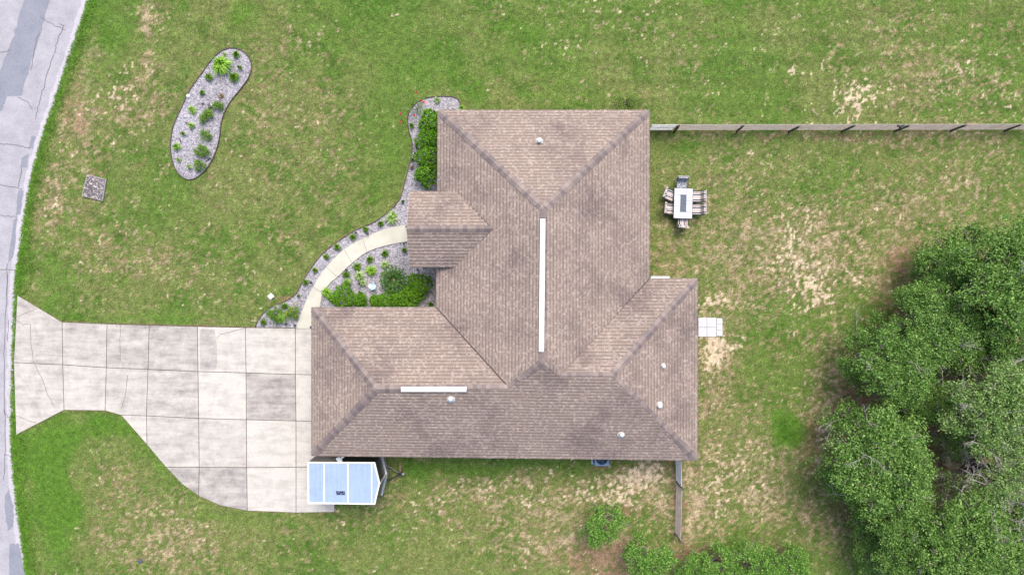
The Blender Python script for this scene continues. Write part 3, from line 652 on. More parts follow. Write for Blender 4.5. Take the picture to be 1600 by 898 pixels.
# white ridge vents
def rvent(p, q):
    d = (q - p); m_ = (p + q) / 2; b = MB(); L_ = d.length; h = .085
    pr = [(-.115, -.06), (-.115, 0), (0, .045), (.115, 0), (.115, -.06)]
    s_ = Vector((-d.y, d.x, 0)).normalized()
    for i in range(4):
        a, c = pr[i], pr[i + 1]; b.face([p + s_ * a[0] + Vector((0, 0, h + a[1])), q + s_ * a[0] + Vector((0, 0, h + a[1])), q + s_ * c[0] + Vector((0, 0, h + c[1])), p + s_ * c[0] + Vector((0, 0, h + c[1]))])
    for e in (p, q): b.face([e + s_ * a[0] + Vector((0, 0, h + a[1])) for a in pr])
    return b.build('ridge_vent', M['white'], roof)
rvent(W(848, 342, 5.2), W(845.8, 549, 5.2)); rvent(W(627, 607.5, 4.5), W(729, 607.5, 4.5))
# plumbing vents
def roof_z(x_, y_, n_, p0): return p0.z - ((x_ - p0.x) * n_.x + (y_ - p0.y) * n_.y) / n_.z
for px_, py_, n_, p0, rr in ((843, 220, NN, P['A'], .10), (704, 623, SS, P['F'], .11), (1037, 572.5, EE, P['D'], .08), (1031, 634, EE, P['D'], .10), (971.5, 679, SS, P['F'], .10)):
    z = 3.5
    for _ in range(4): q = W(px_, py_, z + .2); z = roof_z(q.x, q.y, n_, p0)
    b = MB(); b.lathe((0, 0, 0), [(rr * 2.0, -.03), (rr * 1.7, .035), (rr * .75, .10), (rr * .7, .2)], 14)
    pv = b.build('pipe_vent', M['lead'], roof, (q.x, q.y, z), smooth=True)
    c_ = MB(); c_.lathe((0, 0, 0), [(rr * .7, .19), (rr * 1.05, .2), (rr * .95, .26), (rr * .5, .30), (0, .31)], 14); c_.build('vent_cap', M['white'], pv, smooth=True)
# walls
WALL = inset(OUT, .5)
wb = MB()
wall = MB(); wall.prism(WALL, 0, 2.52); wall.build('wall', M['stucco'], house)
def opening(kind, p, wid, hgt, z0, ang):
    """ang: outward direction in degrees"""
    a = R_(ang); n_ = Vector((math.cos(a), math.sin(a), 0)); c = Vector((p[0], p[1], z0 + hgt / 2))
    f = MB(); t = .07
    def lb(b_, du, dz, su, sz, dep, o_): 
        s_ = Vector((-n_.y, n_.x, 0)); q_ = c + s_ * du + Vector((0, 0, dz)) + n_ * o_; b_.box(q_, (dep, su, sz), a)
    if kind == 'window':
        for du, dz, su, sz in ((-wid / 2, 0, t, hgt + t), (wid / 2, 0, t, hgt + t), (0, hgt / 2, wid, t), (0, -hgt / 2, wid, t), (0, 0, wid - .1, .04)): lb(f, du, dz, su, sz, .06, .031)
        fo_ = f.build('window', M['white'], house); g_ = MB(); lb(g_, 0, 0, wid - .06, hgt - .06, .02, .012); g_.build('pane', M['glass'], fo_)
    elif kind == 'garage':
        for k in range(4): lb(f, 0, -hgt / 2 + hgt / 4 * (k + .5), wid, hgt / 4 - .015, .05, .026)
        fo_ = f.build('garage_door', M['white'], house); h_ = MB(); lb(h_, 0, -.5, .2, .03, .04, .07); h_.build('handle', M['black'], fo_)
    else:
        lb(f, 0, 0, wid, hgt, .05, .027); fo_ = f.build('door', M['door'], house); h_ = MB(); lb(h_, wid * .38, -.05, .04, .14, .05, .075); h_.build('handle', M['galv'], fo_)
wv = [Vector(p) for p in WALL]
xw, xm, xe, x2 = wv[6].x, wv[0].x, wv[1].x, wv[3].x; yn, ys_, yg, yc = wv[0].y, wv[4].y, wv[6].y, wv[2].y
opening('garage', (xw, (yg + wv[5].y) / 2), 4.9, 2.15, .06, 180)
for xx in (-3.2, -1.0): opening('window', (xm, 4.3 + (xx + 2) * .9), 1.0, 1.3, .9, 180)
opening('door', (xm, W(640, 364).y), 1.0, 2.1, .1, 180); opening('window', (xm, 0.1), .9, 1.3, .9, 180)
for xx in (-1.5, 2.5, 5.0): opening('window', (xx, yn), 1.2, 1.2, 1.0, 90)
for yy in (6, 3.4, 1.4): opening('window', (xe, yy), 1.5, 1.3, .9, 0)
opening('door', (x2, W(1090, 510).y), 1.0, 2.1, .1, 0); opening('window', (x2, -5.5), 1.2, 1.2, 1.0, 0)
for xx in (-6, 0, 6.8): opening('window', (xx, ys_ if False else (wv[5].y + (wv[4].y - wv[5].y) * (xx - xw) / (x2 - xw))), 1.2, 1.1, 1.1, -90)
opening('window', (-7.5, yg), 1.0, 1.2, 1.0, 90)
# porch: ceiling, gable wall, columns, slab
b = MB(); b.prism([(pn0.x + .12, pn0.y - .15), (xm, pn0.y - .15), (xm, ps0.y + .15), (pn0.x + .12, ps0.y + .15)], ZP - .32, ZP - .22); b.build('porch_ceiling', M['trim'], house)
b = MB(); g0, g1 = pn0 + Vector((.14, -.2, -.2)), ps0 + Vector((.14, .2, -.2)); gr = pr0 + Vector((.14 + (pn0.x - pr0.x), 0, -.13)); b.face([g0, g1, gr]); b.face([p + Vector((.1, 0, 0)) for p in (gr, g1, g0)]); b.build('gable_wall', M['stucco'], house)
for yy in (pn0.y - .35, ps0.y + .35):
    b = MB(); b.box((pn0.x + .3, yy, 1.45), (.26, .26, 2.76)); b.box((pn0.x + .3, yy, .16), (.34, .34, .2)); b.box((pn0.x + .3, yy, 2.75), (.34, .34, .12)); b.build('porch_column', M['white'], house)
b = MB(); b.box(((pn0.x + xm) / 2 + .1, (pn0.y + ps0.y) / 2, .05), (xm - pn0.x, 3.3, .11)); b.build('porch_slab', M['walk'], house)
# downspout elbow at the south eave beside the trailer, and a short gutter in the rear corner
b = MB(); q = W(530, 717.5, 2.45); b.box(q, (.2, .26, .12), .5, .5); b.box(q + Vector((.14, .1, -.04)), (.1, .3, .08), -.9, .3); b.build('gutter_elbow', M['galv'], house)
b = MB(); p, q = W(1017, 434, 2.62), W(1046, 434.5, 2.62); m_ = (p + q) / 2; b.box(m_ + Vector((0, .03, 0)), ((q - p).length, .10, .05)); b.box(m_ + Vector((0, .085, .03)), ((q - p).length, .012, .1)); b.box(p + Vector((.05, .03, -1.3)), (.08, .08, 2.5)); b.build('gutter', M['white'], house)

# ------------------------------------------------------------------ plants
def leaves(n, centers, sig, size, flat=.5, aspect=.5):
    """n leaf quads gathered round the given clump centres"""
    ci = rng.integers(0, len(centers), n); c = centers[ci] + rng.normal(0, 1, (n, 3)) * sig
    nrm = rng.normal(0, 1, (n, 3)); nrm[:, 2] = np.abs(nrm[:, 2]) + flat; nrm /= np.linalg.norm(nrm, axis=1)[:, None]
    a = rng.normal(0, 1, (n, 3)); a -= nrm * (a * nrm).sum(1)[:, None]; a /= np.linalg.norm(a, axis=1)[:, None]; b_ = np.cross(nrm, a)
    s = size * rng.uniform(.6, 1.3, (n, 1))
    V = np.stack([c - a * s, c - b_ * s * aspect, c + a * s, c + b_ * s * aspect], 1)
    V[:, 0] -= nrm * s * .2; V[:, 2] -= nrm * s * .2
    return V.reshape(-1, 3)
def quads(V): return np.arange(len(V)).reshape(-1, 4)
def leaf_mesh(name, V): return np_mesh(name, V, quads(V))
def bush_centers(rx, ry, h, n, low=.15):
    th = rng.uniform(0, 6.283, n); z = rng.uniform(low, 1, n) ** .8; r = np.sqrt(np.clip(1 - z ** 2.6, 0, 1)); r = r * rng.uniform(.75, 1.0, n)
    k = 1 + .12 * np.sin(3 * th + rng.uniform(0, 6)) + .08 * np.sin(5 * th + rng.uniform(0, 6))
    top = rng.random(n) < .55; r = np.where(top, np.sqrt(rng.random(n)) * .95, r); z = np.where(top, (1 - r ** 2.6) ** .5 * rng.uniform(.85, 1.0, n), z)
    return np.stack([np.cos(th) * r * rx * k, np.sin(th) * r * ry * k, z * h * (.92 + .1 * rng.random(n))], 1)
def stems(b, n, r, h, rad=.012):
    for k in range(n):
        a = random.uniform(0, 6.28); b.tube([(0, 0, 0), (math.cos(a) * r * .3, math.sin(a) * r * .3, h * .4), (math.cos(a) * r * .7, math.sin(a) * r * .7, h * .75)], [rad, rad * .8, rad * .4], 5)
def shrub(px_, py_, rpx, h, mat, label, n=900, size=.04, group=None, cat='shrub', name='shrub', ry=None, sig=.05, flowers=None, dens=60):
    q = W(px_, py_, h * .6); t = empty(name, (q.x, q.y, .02)); tag(t, label, cat, group)
    r = rpx / 30.0 * 1.08; ryy = (ry or rpx) / 30.0 * 1.08
    cs = bush_centers(r, ryy, h, dens); link_mesh('foliage', leaf_mesh('foliage', leaves(n if n > 1000 else int(n * 2), cs, sig, size)), mat, t)
    b = MB(); stems(b, 7, min(r, ryy), h); b.build('stem', M['bark'], t)
    if flowers:
        for k in range(flowers[1]):
            a = cs[rng.integers(0, len(cs))]; f = MB(); s = .035
            f.lathe((a[0], a[1], a[2] + .04), [(0, -.01), (s * .7, .0), (s, .025), (s * .5, .02), (0, .03)], 7); f.build('flower', M[flowers[0]], t)
    return t
def tuft(px_, py_, rpx, mat, label, n=46, h=.28, group=None, name='grass_plant', cat='plant', wide=.014):
    q = W(px_, py_, .1); r = rpx / 30.0 * 1.12; n = int(n * 1.5); wide *= 1.25; b = MB()
    for k in range(n):
        a = random.uniform(0, 6.283); L_ = r * random.uniform(.55, 1.15); hh_ = h * random.uniform(.5, 1.1); dx_, dy_ = math.cos(a), math.sin(a); w_ = wide * random.uniform(.7, 1.2)
        b0 = Vector((random.gauss(0, r * .08), random.gauss(0, r * .08), 0)); sd = Vector((-dy_, dx_, 0)) * w_
        p0, p1, p2 = b0, b0 + Vector((dx_ * L_ * .45, dy_ * L_ * .45, hh_)), b0 + Vector((dx_ * L_, dy_ * L_, hh_ * .55))
        n0 = len(b.v); b.v += [tuple(v_) for v_ in (p0 - sd, p0 + sd, p1 + sd, p1 - sd, p2)]; b.f += [(n0, n0 + 1, n0 + 2, n0 + 3), (n0 + 3, n0 + 2, n0 + 4)]; b.uv += [(0, 0)] * 7; b.mi += [0, 0]
    o = b.build(name, mat, None, (q.x, q.y, .02)); return tag(o, label, cat, group)
z2 = lambda x_, y_: (250 + .2672 * x_, 60 + .2672 * y_)
z4 = lambda x_, y_: (390 + .21157 * x_, 340 + .21157 * y_)
KG = 'plants in the kidney shaped gravel bed'
# kidney bed
tuft(*z2(450, 95), 6.5, L_drk, 'small green tuft at the round top end of the kidney bed', group=KG)
tuft(*z2(368, 165), 15, L_lim, 'large yellow green spiky plant, biggest in the kidney bed', 110, .5, KG, 'spiky_plant', wide=.03)
tuft(*z2(437, 230), 8.5, L_drk, 'dense dark green tuft touching the big yellow green plant', 90, .35, KG)
tuft(*z2(468, 172), 4.5, L_drk, 'tiny tuft right of the big yellow green plant', 24, group=KG)
tuft(*z2(290, 228), 7.5, L_drk, 'green tuft left below the big yellow green plant', 44, group=KG)
tuft(*z2(248, 320), 5.5, L_drk, 'small lone tuft on the upper left of the kidney bed, below the white stone row', 30, group=KG)
shrub(*z2(335, 393), 7.8, .4, L_drk, 'dark small shrub right beside the white and black garden spotlight', 320, .032, KG, ry=6, name='small_shrub', dens=30)
shrub(*z2(283, 440), 8, .42, L_drk, 'dark shrub just below the garden spotlight, upper of a touching pair', 330, .032, KG, name='small_shrub', dens=30)
shrub(*z2(252, 472), 6, .34, L_drk, 'smaller shrub, lower left of the touching pair in the kidney bed', 230, .032, KG, name='small_shrub', dens=24)
tuft(*z2(192, 420), 7, L_lim, 'light green tuft near the left edge halfway down the kidney bed', 50, group=KG)
tuft(*z2(187, 512), 5.5, L_lim, 'light green tuft beside the upper dark stake in the kidney bed', 40, group=KG)
tuft(*z2(138, 560), 5, L_drk, 'sparse thin plant between the two dark stakes', 14, group=KG)
shrub(*z2(265, 563), 7.6, .4, L_drk, 'rounded shrub in the middle lower kidney bed, third from the bottom', 330, .032, KG, ry=9, name='small_shrub', dens=30)
tuft(*z2(100, 635), 7, L_lim, 'bright lime tuft against the left edging of the kidney bed', 44, group=KG)
shrub(*z2(245, 655), 11.5, .45, L_drk, 'widest dark shrub of the kidney bed, second from the bottom', 560, .032, KG, ry=9, name='small_shrub', dens=44)
tuft(*z2(112, 710), 4.4, L_lim, 'tiny green tuft at the lower left of the kidney bed', 22, group=KG)
shrub(*z2(230, 742), 9, .4, L_drk, 'dark shrub at the bottom of the kidney bed beside a fallen stake', 400, .032, KG, ry=7.5, name='small_shrub', dens=34)
tuft(*z2(175, 752), 5, L_pal, 'pale sparse plant left of the bottom shrub in the kidney bed', 18, group=KG)
tuft(*z2(357, 335), 5.5, M['dead'], 'dried brown plant in the upper half of the kidney bed', 26, .12, KG)
tuft(*z2(378, 95), 3.5, L_lim, 'tiny yellow green shoot above the big spiky plant', 14, group=KG)
# front bed: row of tufts between the edging and the walkway
row = [(362, 577, 12), (417, 475, 22), (487, 388, 19), (568, 290, 22), (650, 215, 24), (763, 145, 25), (858, 88, 21), (970, 45, 22)]
words = ['first and smallest', 'second', 'third', 'fourth', 'fifth', 'sixth', 'seventh', 'eighth']
for (x_, y_, r_), wd_ in zip(row, words):
    tuft(*z4(x_, y_), r_ * .2116 * 1.15, L_drk, wd_ + ' dark tuft, counted from the driveway, along the outer side of the walkway', 50 if r_ > 15 else 20, group='row of tufts along the outer side of the walkway')
tuft(*z4(262, 650), 5, L_drk, 'dark round tuft above the flowering shrubs by the driveway', 60)
tuft(*z4(107, 770), 5.5, L_drk, 'dark round tuft in the left corner of the front bed by the driveway', 60)
tuft(*z4(1050, 8), 10, L_pal, 'pale spreading plant by the bed edge northwest of the porch', 40, .3, wide=.022)
shrub(*z4(188, 712), 11.5, .6, L_drk, 'loose dark green shrub by the driveway, left of the yellow flowered one', 620, .035, ry=14, dens=50)
shrub(*z4(245, 735), 9, .5, L_lim, 'low light green shrub between two shrubs by the driveway', 260, .03, ry=8, dens=26)
shrub(*z4(318, 695), 10, .6, L_drk, 'shrub with yellow flowers where the walkway meets the driveway', 480, .035, ry=11, flowers=('yellow', 14), dens=44)
IN = 'loose tufts inside the curve of the walkway'
tuft(*z4(1000, 265), 6.2, L_drk, 'tuft nearest the porch inside the curve of the walkway', 60, group=IN)
tuft(*z4(890, 308), 6.5, L_drk, 'second tuft from the porch inside the curve of the walkway', 60, group=IN)
tuft(*z4(797, 362), 6.6, L_drk, 'third tuft from the porch inside the curve of the walkway', 70, group=IN)
tuft(*z4(715, 420), 6.4, L_drk, 'tuft below a path light at the inner walkway edge', 60, group=IN)
tuft(*z4(900, 395), 9, L_lim, 'spiky yellow green plant left of the sago palm', 60, .3, IN, wide=.02)
tuft(*z4(1003, 345), 8, L_pal, 'pale striped plant just above the sago palm', 34, group=IN, wide=.02)
tuft(*z4(815, 430), 8.5, L_pal, 'pale striped plant left of the blue ornament', 44, group=IN, wide=.02)
tuft(*z4(840, 482), 6, L_pal, 'small pale plant touching the left side of the ornament', 26, group=IN, wide=.02)
tuft(*z4(572, 552), 8, L_lim, 'lime spiky plant overhanging the walkway at the hedge end', 60, .3, IN, wide=.02)
tuft(*z4(605, 595), 6, L_drk, 'dark tuft at the west foot of the clipped bushes', 50, .3, IN)
tuft(*z4(1145, 240), 4.4, L_drk, 'dark small tuft at the porch corner under the roof edge', 44, .3, IN)
tuft(*z4(1340, 640), 5, L_drk, 'small tuft in the inner corner between bushes and house', 30, .3, IN)
tuft(*z4(730, 480), 7, L_lim, 'light green plant on the north rim of the western bush', 40, .8, IN, wide=.018)
HG = 'clipped round bushes before the garage wing'
for x_, y_, rx_, ry_, h_, lb in ((685, 585, 18, 19, 1.2, 'westernmost big clipped bush before the garage wing'), (812, 610, 9, 11, 1.05, 'smaller clipped bush joined to the east side of the western bush'),
                                 (925, 620, 8, 10, 1.0, 'small clipped bush just right of the gap in the bush row'), (1010, 615, 13, 15, 1.15, 'clipped bush directly below the sago palm'), (1110, 610, 15, 15, 1.15, 'clipped bush low right of the sago palm, along the garage eave'),
                                 (1185, 585, 16, 19, 1.2, 'clipped bush between the sago side bush and the tall corner bush'), (1250, 500, 18, 19, 1.35, 'largest clipped bush, northeastern end of the row before the garage wing')):
    x0_, y0_ = z4(x_, y_); shrub(x0_, y0_, rx_, h_, L_hed, lb, 6500 if rx_ > 14 else 3400, .036, HG, 'bush', 'clipped_bush', ry=ry_, sig=.03, dens=210 if rx_ > 14 else 150)
# hedge at the north west of the house
HH = 'clipped hedge bushes along the north west wall'
for x_, y_, rx_, ry_, lb in ((671, 190, 16, 19, 'northernmost hedge bush at the roof corner beside the roses'), (668, 217, 19, 21, 'second hedge bush from the north along the west eave'), (668, 246, 19, 21, 'third hedge bush from the north along the west eave'), (667, 273, 18, 18, 'southernmost hedge bush along the west eave, nearest the porch')):
    shrub(x_, y_, rx_, 1.3, L_hed, lb, 6500, .038, HH, 'bush', 'hedge_bush', ry=ry_, sig=.03, dens=210)
# roses
q = W(650, 168, .5); t = empty('rose_bush', (q.x, q.y, .02)); tag(t, 'sprawling thin rose bush with red blooms at the north west bed corner', 'rose bush')
cs = []; b = MB()
for k in range(16):
    a = random.uniform(0, 6.28); r = random.uniform(.3, .75); h = random.uniform(.5, 1.0); e = (math.cos(a) * r, math.sin(a) * r, h); b.tube([(0, 0, 0), (e[0] * .5, e[1] * .5, h * .7), e], [.012, .009, .005], 5)
    for s in (.5, .7, .85, 1): cs.append((e[0] * s, e[1] * s, h * (.6 + .4 * s)))
b.build('cane', M['twig'], t); cs = np.array(cs); link_mesh('foliage', leaf_mesh('foliage', leaves(420, cs, .07, .035)), L_drk, t)
for px_, py_, mm in ((626, 178, 'rose'), (647, 180, 'rose'), (658, 157.5, 'rose'), (662, 160, 'rose'), (666, 160.5, 'pink'), (650, 145, 'rose'), (625, 191, 'rose')):
    v_ = W(px_, py_, .75) - Vector((q.x, q.y, 0)); f = MB(); s = .075 if mm == 'pink' else .06
    f.lathe((v_.x, v_.y, v_.z - .03), [(0, -.03), (s * .7, -.01), (s, .03), (s * .75, .035), (s * .5, .015), (s * .4, .045), (0, .04)], 8); f.build('bloom', M[mm], t)
for x_, y_, r_, lb, mt in ((722, 169, 5, 'green clump at the north east tip of the front bed', L_lim), (683, 157, 6, 'low yellowish plant at the north end of the gravel', L_pal), (613, 336, 8, 'spreading green plant in the narrow bed north of the porch walk', L_lim),
                           (645, 250, 4, 'little plant between the hedge and the edging', L_drk), (643, 197, 5, 'weak plant below the rose bush', L_drk), (604, 398, 0, '', None), (636, 392, 0, '', None), (644, 262, 3.5, 'brownish little plant west of the hedge', M['dead']), (630, 315, 3, 'tiny plant at the bend of the edging', L_drk)):
    if r_: tuft(x_, y_, r_, mt, lb, 26, .25)
# plant at the north eave
q = W(978, 160, .4); t = empty('sprawling_plant', (q.x, q.y, .0)); tag(t, 'sprawling leafy weed growing on the lawn against the north eave', 'plant')
cs = []; b = MB()
for k in range(22):
    a = random.uniform(0, 6.28); r = random.uniform(.3, .95); h = random.uniform(.3, .8); e = (math.cos(a) * r, math.sin(a) * r * .7, h * .8); b.tube([(0, 0, 0), (e[0] * .5, e[1] * .5, h), e], [.012, .009, .004], 5)
    for s in (.5, .75, 1): cs.append((e[0] * s, e[1] * s, h * (1.05 - .25 * s)))
b.build('stem', M['bark'], t); link_mesh('foliage', leaf_mesh('foliage', leaves(520, np.array(cs), .06, .06, aspect=.3)), L_drk, t)
# sago palm
q = W(*z4(1065, 460), .6); t = empty('sago_palm', (q.x, q.y, .02)); tag(t, 'dark sago palm with a ring of stiff fronds between the clipped bushes', 'palm')
b = MB(); b.tube([(0, 0, 0), (0, 0, .25), (0, 0, .5)], [.16, .17, .11], 10); b.build('trunk', M['bark'], t)
b = MB(); b.lathe((0, 0, .5), [(.11, 0), (.09, .08), (0, .12)], 9); b.build('crown_bud', M['wood'], t)
for k in range(44):
    a = k * 2.39996; ring = k / 44; L_ = .70 * (.85 + .3 * ring); up = .42 * (1 - ring) + .08; b = MB(); pts = []
    for s in range(7):
        t_ = s / 6; pts.append(Vector((math.cos(a) * L_ * t_, math.sin(a) * L_ * t_, .5 + up * math.sin(t_ * 2.2) * 1.0 - .1 * t_ * ring)))
    b.tube(pts, [.012, .01, .009, .008, .006, .005, .003], 4)
    sd = Vector((-math.sin(a), math.cos(a), 0)); dr = Vector((math.cos(a), math.sin(a), 0))
    for s in range(1, 22):
        t_ = s / 22; i_ = min(5, int(t_ * 6)); p = pts[i_].lerp(pts[i_ + 1], t_ * 6 - i_); w_ = .12 * math.sin(min(1, t_ * 1.25 + .12) * 2.6) + .012
        for sg in (-1, 1): b.face([p - dr * .006, p + dr * .030, p + sd * sg * w_ + dr * .05 + Vector((0, 0, .02))])
    b.build('frond', L_sag, t)
# garden ornament
q = W(*z4(912, 508), .25); t = empty('bird_bath', (q.x, q.y, .02), .4); tag(t, 'light blue and white glazed garden ornament on the gravel left of the sago palm', 'ornament')
b = MB(); b.lathe((0, 0, 0), [(.12, 0), (.12, .05), (.05, .1), (.05, .3), (.09, .34)], 8); b.build('pedestal', M['white'], t)
b = MB(); b.lathe((0, 0, .34), [(.06, 0), (.16, .03), (.19, .10), (.17, .10), (.12, .05), (0, .04)], 6); b.build('bowl', M['orn'], t)
b = MB(); b.box((-.09, .05, .46), (.16, .16, .03), .4); b.build('lid', M['white'], t)
# small black path lights
LG = 'small black garden lights'
for (x_, y_), lb in ((z4(715, 385), 'small black path light at the inner walkway edge above a tuft'), (z4(455, 480), 'small path light on the gravel outside the walkway near the driveway'), (z4(872, 118), 'small black path light at the outer walkway edge near the seventh tuft'),
                     (z4(1140, 190), 'black light at the south side of the walkway by the porch roof'), (z4(1160, 68), 'black light at the north side of the walkway by the porch roof'), (z4(810, 490), 'small dark light between the western bush and the ornament'),
                     (z4(270, 785), 'small blue black light between the flowering shrubs and the driveway'), (z4(335, 798), 'small black light at the walkway corner on the driveway edge'), (z4(1242, 385), 'small dark light north of the big corner bush'), (z4(455, 808), 'small black light under the garage eave where walkway meets driveway'),
                     (z2(252, 385), 'tiny dark light left of the spotlight in the kidney bed'), (z4(785, 112), 'low dark light left of the seventh tuft outside the walkway')):
    q = W(x_, y_, .3); t = empty('path_light', (q.x, q.y, .02), random.uniform(0, 6)); tag(t, lb, 'garden light', LG)
    b = MB(); b.tube([(0, 0, 0), (0, 0, .26)], .012, 6); b.build('stake', M['lampb'], t)
    b = MB(); b.lathe((0, 0, .25), [(.03, 0), (.035, .05), (.07, .06), (.068, .075), (0, .085)], 10); b.build('cap', M['lampb'], t)
    b = MB(); b.box((0, 0, .338), (.06, .06, .006)); b.build('solar_panel', M['lens'], t)
q = W(*z2(295, 393), .15); t = empty('spotlight', (q.x, q.y, .02), .6); tag(t, 'black and white garden spotlight in the middle of the kidney bed', 'garden light')
b = MB(); b.box((-.05, 0, .12), (.16, .20, .13), 0, 0, .35); b.build('housing', M['lampb'], t); b = MB(); b.box((.05, -.02, .13), (.03, .16, .11), 0, 0, .35); b.build('lens', M['white'], t); b = MB(); b.tube([(0, 0, 0), (-.04, 0, .08)], .02, 6); b.build('stake', M['lampb'], t)
for (x_, y_), a_, l_, lb in ((z2(283, 712), .6, .34, 'dark fallen stake right of the bottom shrub in the kidney bed'), (z2(160, 497), -.4, .2, 'upper small dark stake near the left edge of the kidney bed'), (z2(122, 598), -1.2, .22, 'lower small dark stake left of the rounded shrub in the kidney bed')):
    q = W(x_, y_); b = MB(); d = Vector((math.cos(a_), math.sin(a_), 0)) * l_ / 2; b.tube([-d + Vector((0, 0, .02)), d + Vector((0, 0, .07))], [.016, .022], 6); b.box(d + Vector((0, 0, .07)), (.06, .04, .03), a_)
    tag(b.build('stake', M['lampb'], None, (q.x, q.y, .03)), lb, 'stake')
b = MB()
q = W(*z2(168, 340)); b.lathe((0, 0, 0), [(.11, 0), (.12, .04), (.07, .09), (0, .1)], 7); tag(b.build('stone', M['paver'], None, (q.x, q.y, .03)), 'pale stone on the left edge of the kidney bed', 'stone')

n = 420; x_ = rng.uniform(-17.8, -2.6, n); y_ = rng.uniform(-2.2, 12.6, n)
ka = inpoly(x_ * 30 + 800, 449 - y_ * 30, KID) | (inpoly(x_ * 30 + 800, 449 - y_ * 30, BED) & ~inpoly(x_ * 30 + 800, 449 - y_ * 30, walk_poly))
cs = np.stack([x_[ka], y_[ka], np.full(ka.sum(), .055)], 1)
link = link_mesh('fallen_leaves', leaf_mesh('fallen_leaves', leaves(260, cs, np.array([.08, .08, .002]), .032, 3.0)), leafmat('fallen leaf', (.10, .065, .035), (.24, .165, .10), (.40, .30, .18), 0)); tag(link, 'dry brown fallen leaves scattered over the grey gravel', None, None, 'stuff')
# ------------------------------------------------------------------ lawn furniture and fixtures
c4 = [W(135.3, 272, .13), W(165.7, 280, .13), W(160.2, 314.3, .13), W(127, 306.3, .13)]
cx_ = sum((p for p in c4), Vector()) / 4; t = empty('utility_cover', (cx_.x, cx_.y, 0)); tag(t, 'square grey slab covered with gravel on the lawn near the road', 'slab')
loc4 = [(p - cx_).xy for p in c4]
b = MB(); b.prism([tuple(p) for p in loc4], 0, .12); b.build('base', simple('old concrete rim', (.36, .32, .31), (.24, .21, .20), 12, .9), t, bevel=.01)
b = MB(); b.prism(inset([tuple(p) for p in loc4], .05), .115, .14); b.build('gravel_top', M['aggregate'], t)
q = W(423, 463, .1); t = empty('valve_box', (q.x, q.y, 0), .7); tag(t, 'small white square box on the lawn beside the edging by the driveway', 'box')
b = MB(); b.box((0, 0, .06), (.26, .26, .12)); b.build('body', M['white'], t, bevel=.01); b = MB(); b.box((0, 0, .13), (.22, .22, .02)); b.build('lid', M['paver'], t)
q = W(219, 876); b = MB(); b.lathe((0, 0, 0), [(.11, 0), (.11, .05), (.08, .065), (0, .065)], 12); o = b.build('irrigation_cap', simple('dark plastic', (.09, .10, .14), None, 9, .5), None, (q.x, q.y, 0)); o.scale = (1.2, .9, 1); tag(o, 'small dark oval cap in the lawn south of the driveway', 'cap')
# pavers behind the house
def paver(x0, y0, x1, y1, lab, grp, z=.06):
    p, q = W(x0, y0, z), W(x1, y1, z); m_ = (p + q) / 2; b = MB(); b.box((0, 0, 0), (abs(q.x - p.x) - .012, abs(q.y - p.y) - .012, z)); tag(b.build('paver', M['paver'], None, (m_.x, m_.y, z / 2 + .002), bevel=.006), lab, 'paver', grp)
PG = 'large pale pavers behind the east wing'
paver(1091, 496, 1104.5, 511, 'large white paver, upper left of the four beside the east eave', PG); paver(1104.5, 496, 1119.5, 511, 'large white paver, upper right of the four beside the east eave', PG)
paver(1091, 511, 1104.5, 526, 'large white paver, lower left of the four beside the east eave', PG); paver(1104.5, 511, 1119.5, 526, 'large white paver, lower right of the four beside the east eave', PG)
for k, nm in enumerate(('upper', 'middle', 'lower')): paver(1119.8, 497 + k * 9.3, 1129, 506.3 + k * 9.3, nm + ' of the three small white pavers at the outer end of the pad', 'small pavers at the outer end of the pad', .05)

# AC condenser
t = empty('air_conditioner', (4.58, -8.72, 0)); tag(t, 'blue grey air conditioner unit half under the south eave', 'air conditioner')
b = MB(); b.box((0, 0, .04), (.9, .9, .08)); b.build('pad', M['paver'], t)
b = MB(); b.box((0, 0, .43), (.74, .74, .7)); b.build('casing', M['ac'], t, bevel=.03)
b = MB(); b.lathe((0, 0, .78), [(.30, 0), (.30, .02), (.27, .02), (.27, .004), (0, .004)], 24); b.build('fan_shroud', M['acd'], t)
b = MB()
for k in range(5): a = k * 1.2566; b.box((math.cos(a) * .14, math.sin(a) * .14, .80), (.22, .09, .006), a, .35)
b.build('fan_blades', simple('fan blade', (.04, .10, .16), None, 9, .5), t)
b = MB()
for r_ in (.08, .14, .2, .26): b.lathe((0, 0, .815), [(r_ - .004, 0), (r_, .006), (r_ + .004, 0)], 24)
b.build('grille', M['acd'], t)
b = MB()
for k in range(14):
    for sgn in (-1, 1): b.box((0, sgn * .372, .12 + k * .045), (.62, .006, .02)); b.box((sgn * .372, 0, .12 + k * .045), (.006, .62, .02))
b.build('louvres', M['acd'], t)

# patio table and chairs
tp = [W(1054, 294.2, .73), W(1083, 294, .73), W(1081.8, 341.5, .73), W(1051.7, 341.2, .73)]
tc_ = sum(tp, Vector()) / 4; t = empty('patio_table', (tc_.x, tc_.y, 0), -.03); tag(t, 'rectangular pale tiled patio table with a dark centre panel', 'table')
tw, tl = .97, 1.56
b = MB(); b.box((0, 0, .70), (tw, tl, .04)); b.build('table_top', M['frost'], t, bevel=.008)
def tile(x0, y0, x1, y1): b = MB(); b.box(((x0 + x1) / 2, (y0 + y1) / 2, .725), (x1 - x0 - .010, y1 - y0 - .010, .014)); b.build('tile', M['tile'], t)
hw, hl, iw, il = tw / 2 - .015, tl / 2 - .015, .15, .44
tile(-hw, il, .15, hl); tile(.15, il - .3, hw, hl); tile(iw, -.02, hw, il - .3); tile(iw, -il, hw, -.02); tile(-iw, -hl, hw, -il); tile(-hw, -hl, -iw, -il); tile(-hw, -.15, -iw, il); tile(-hw, -il, -iw, -.15)
b = MB(); b.box((0, 0, .728), (2 * iw - .01, 2 * il - .01, .02)); b.build('burner_lid', M['tiled'], t)
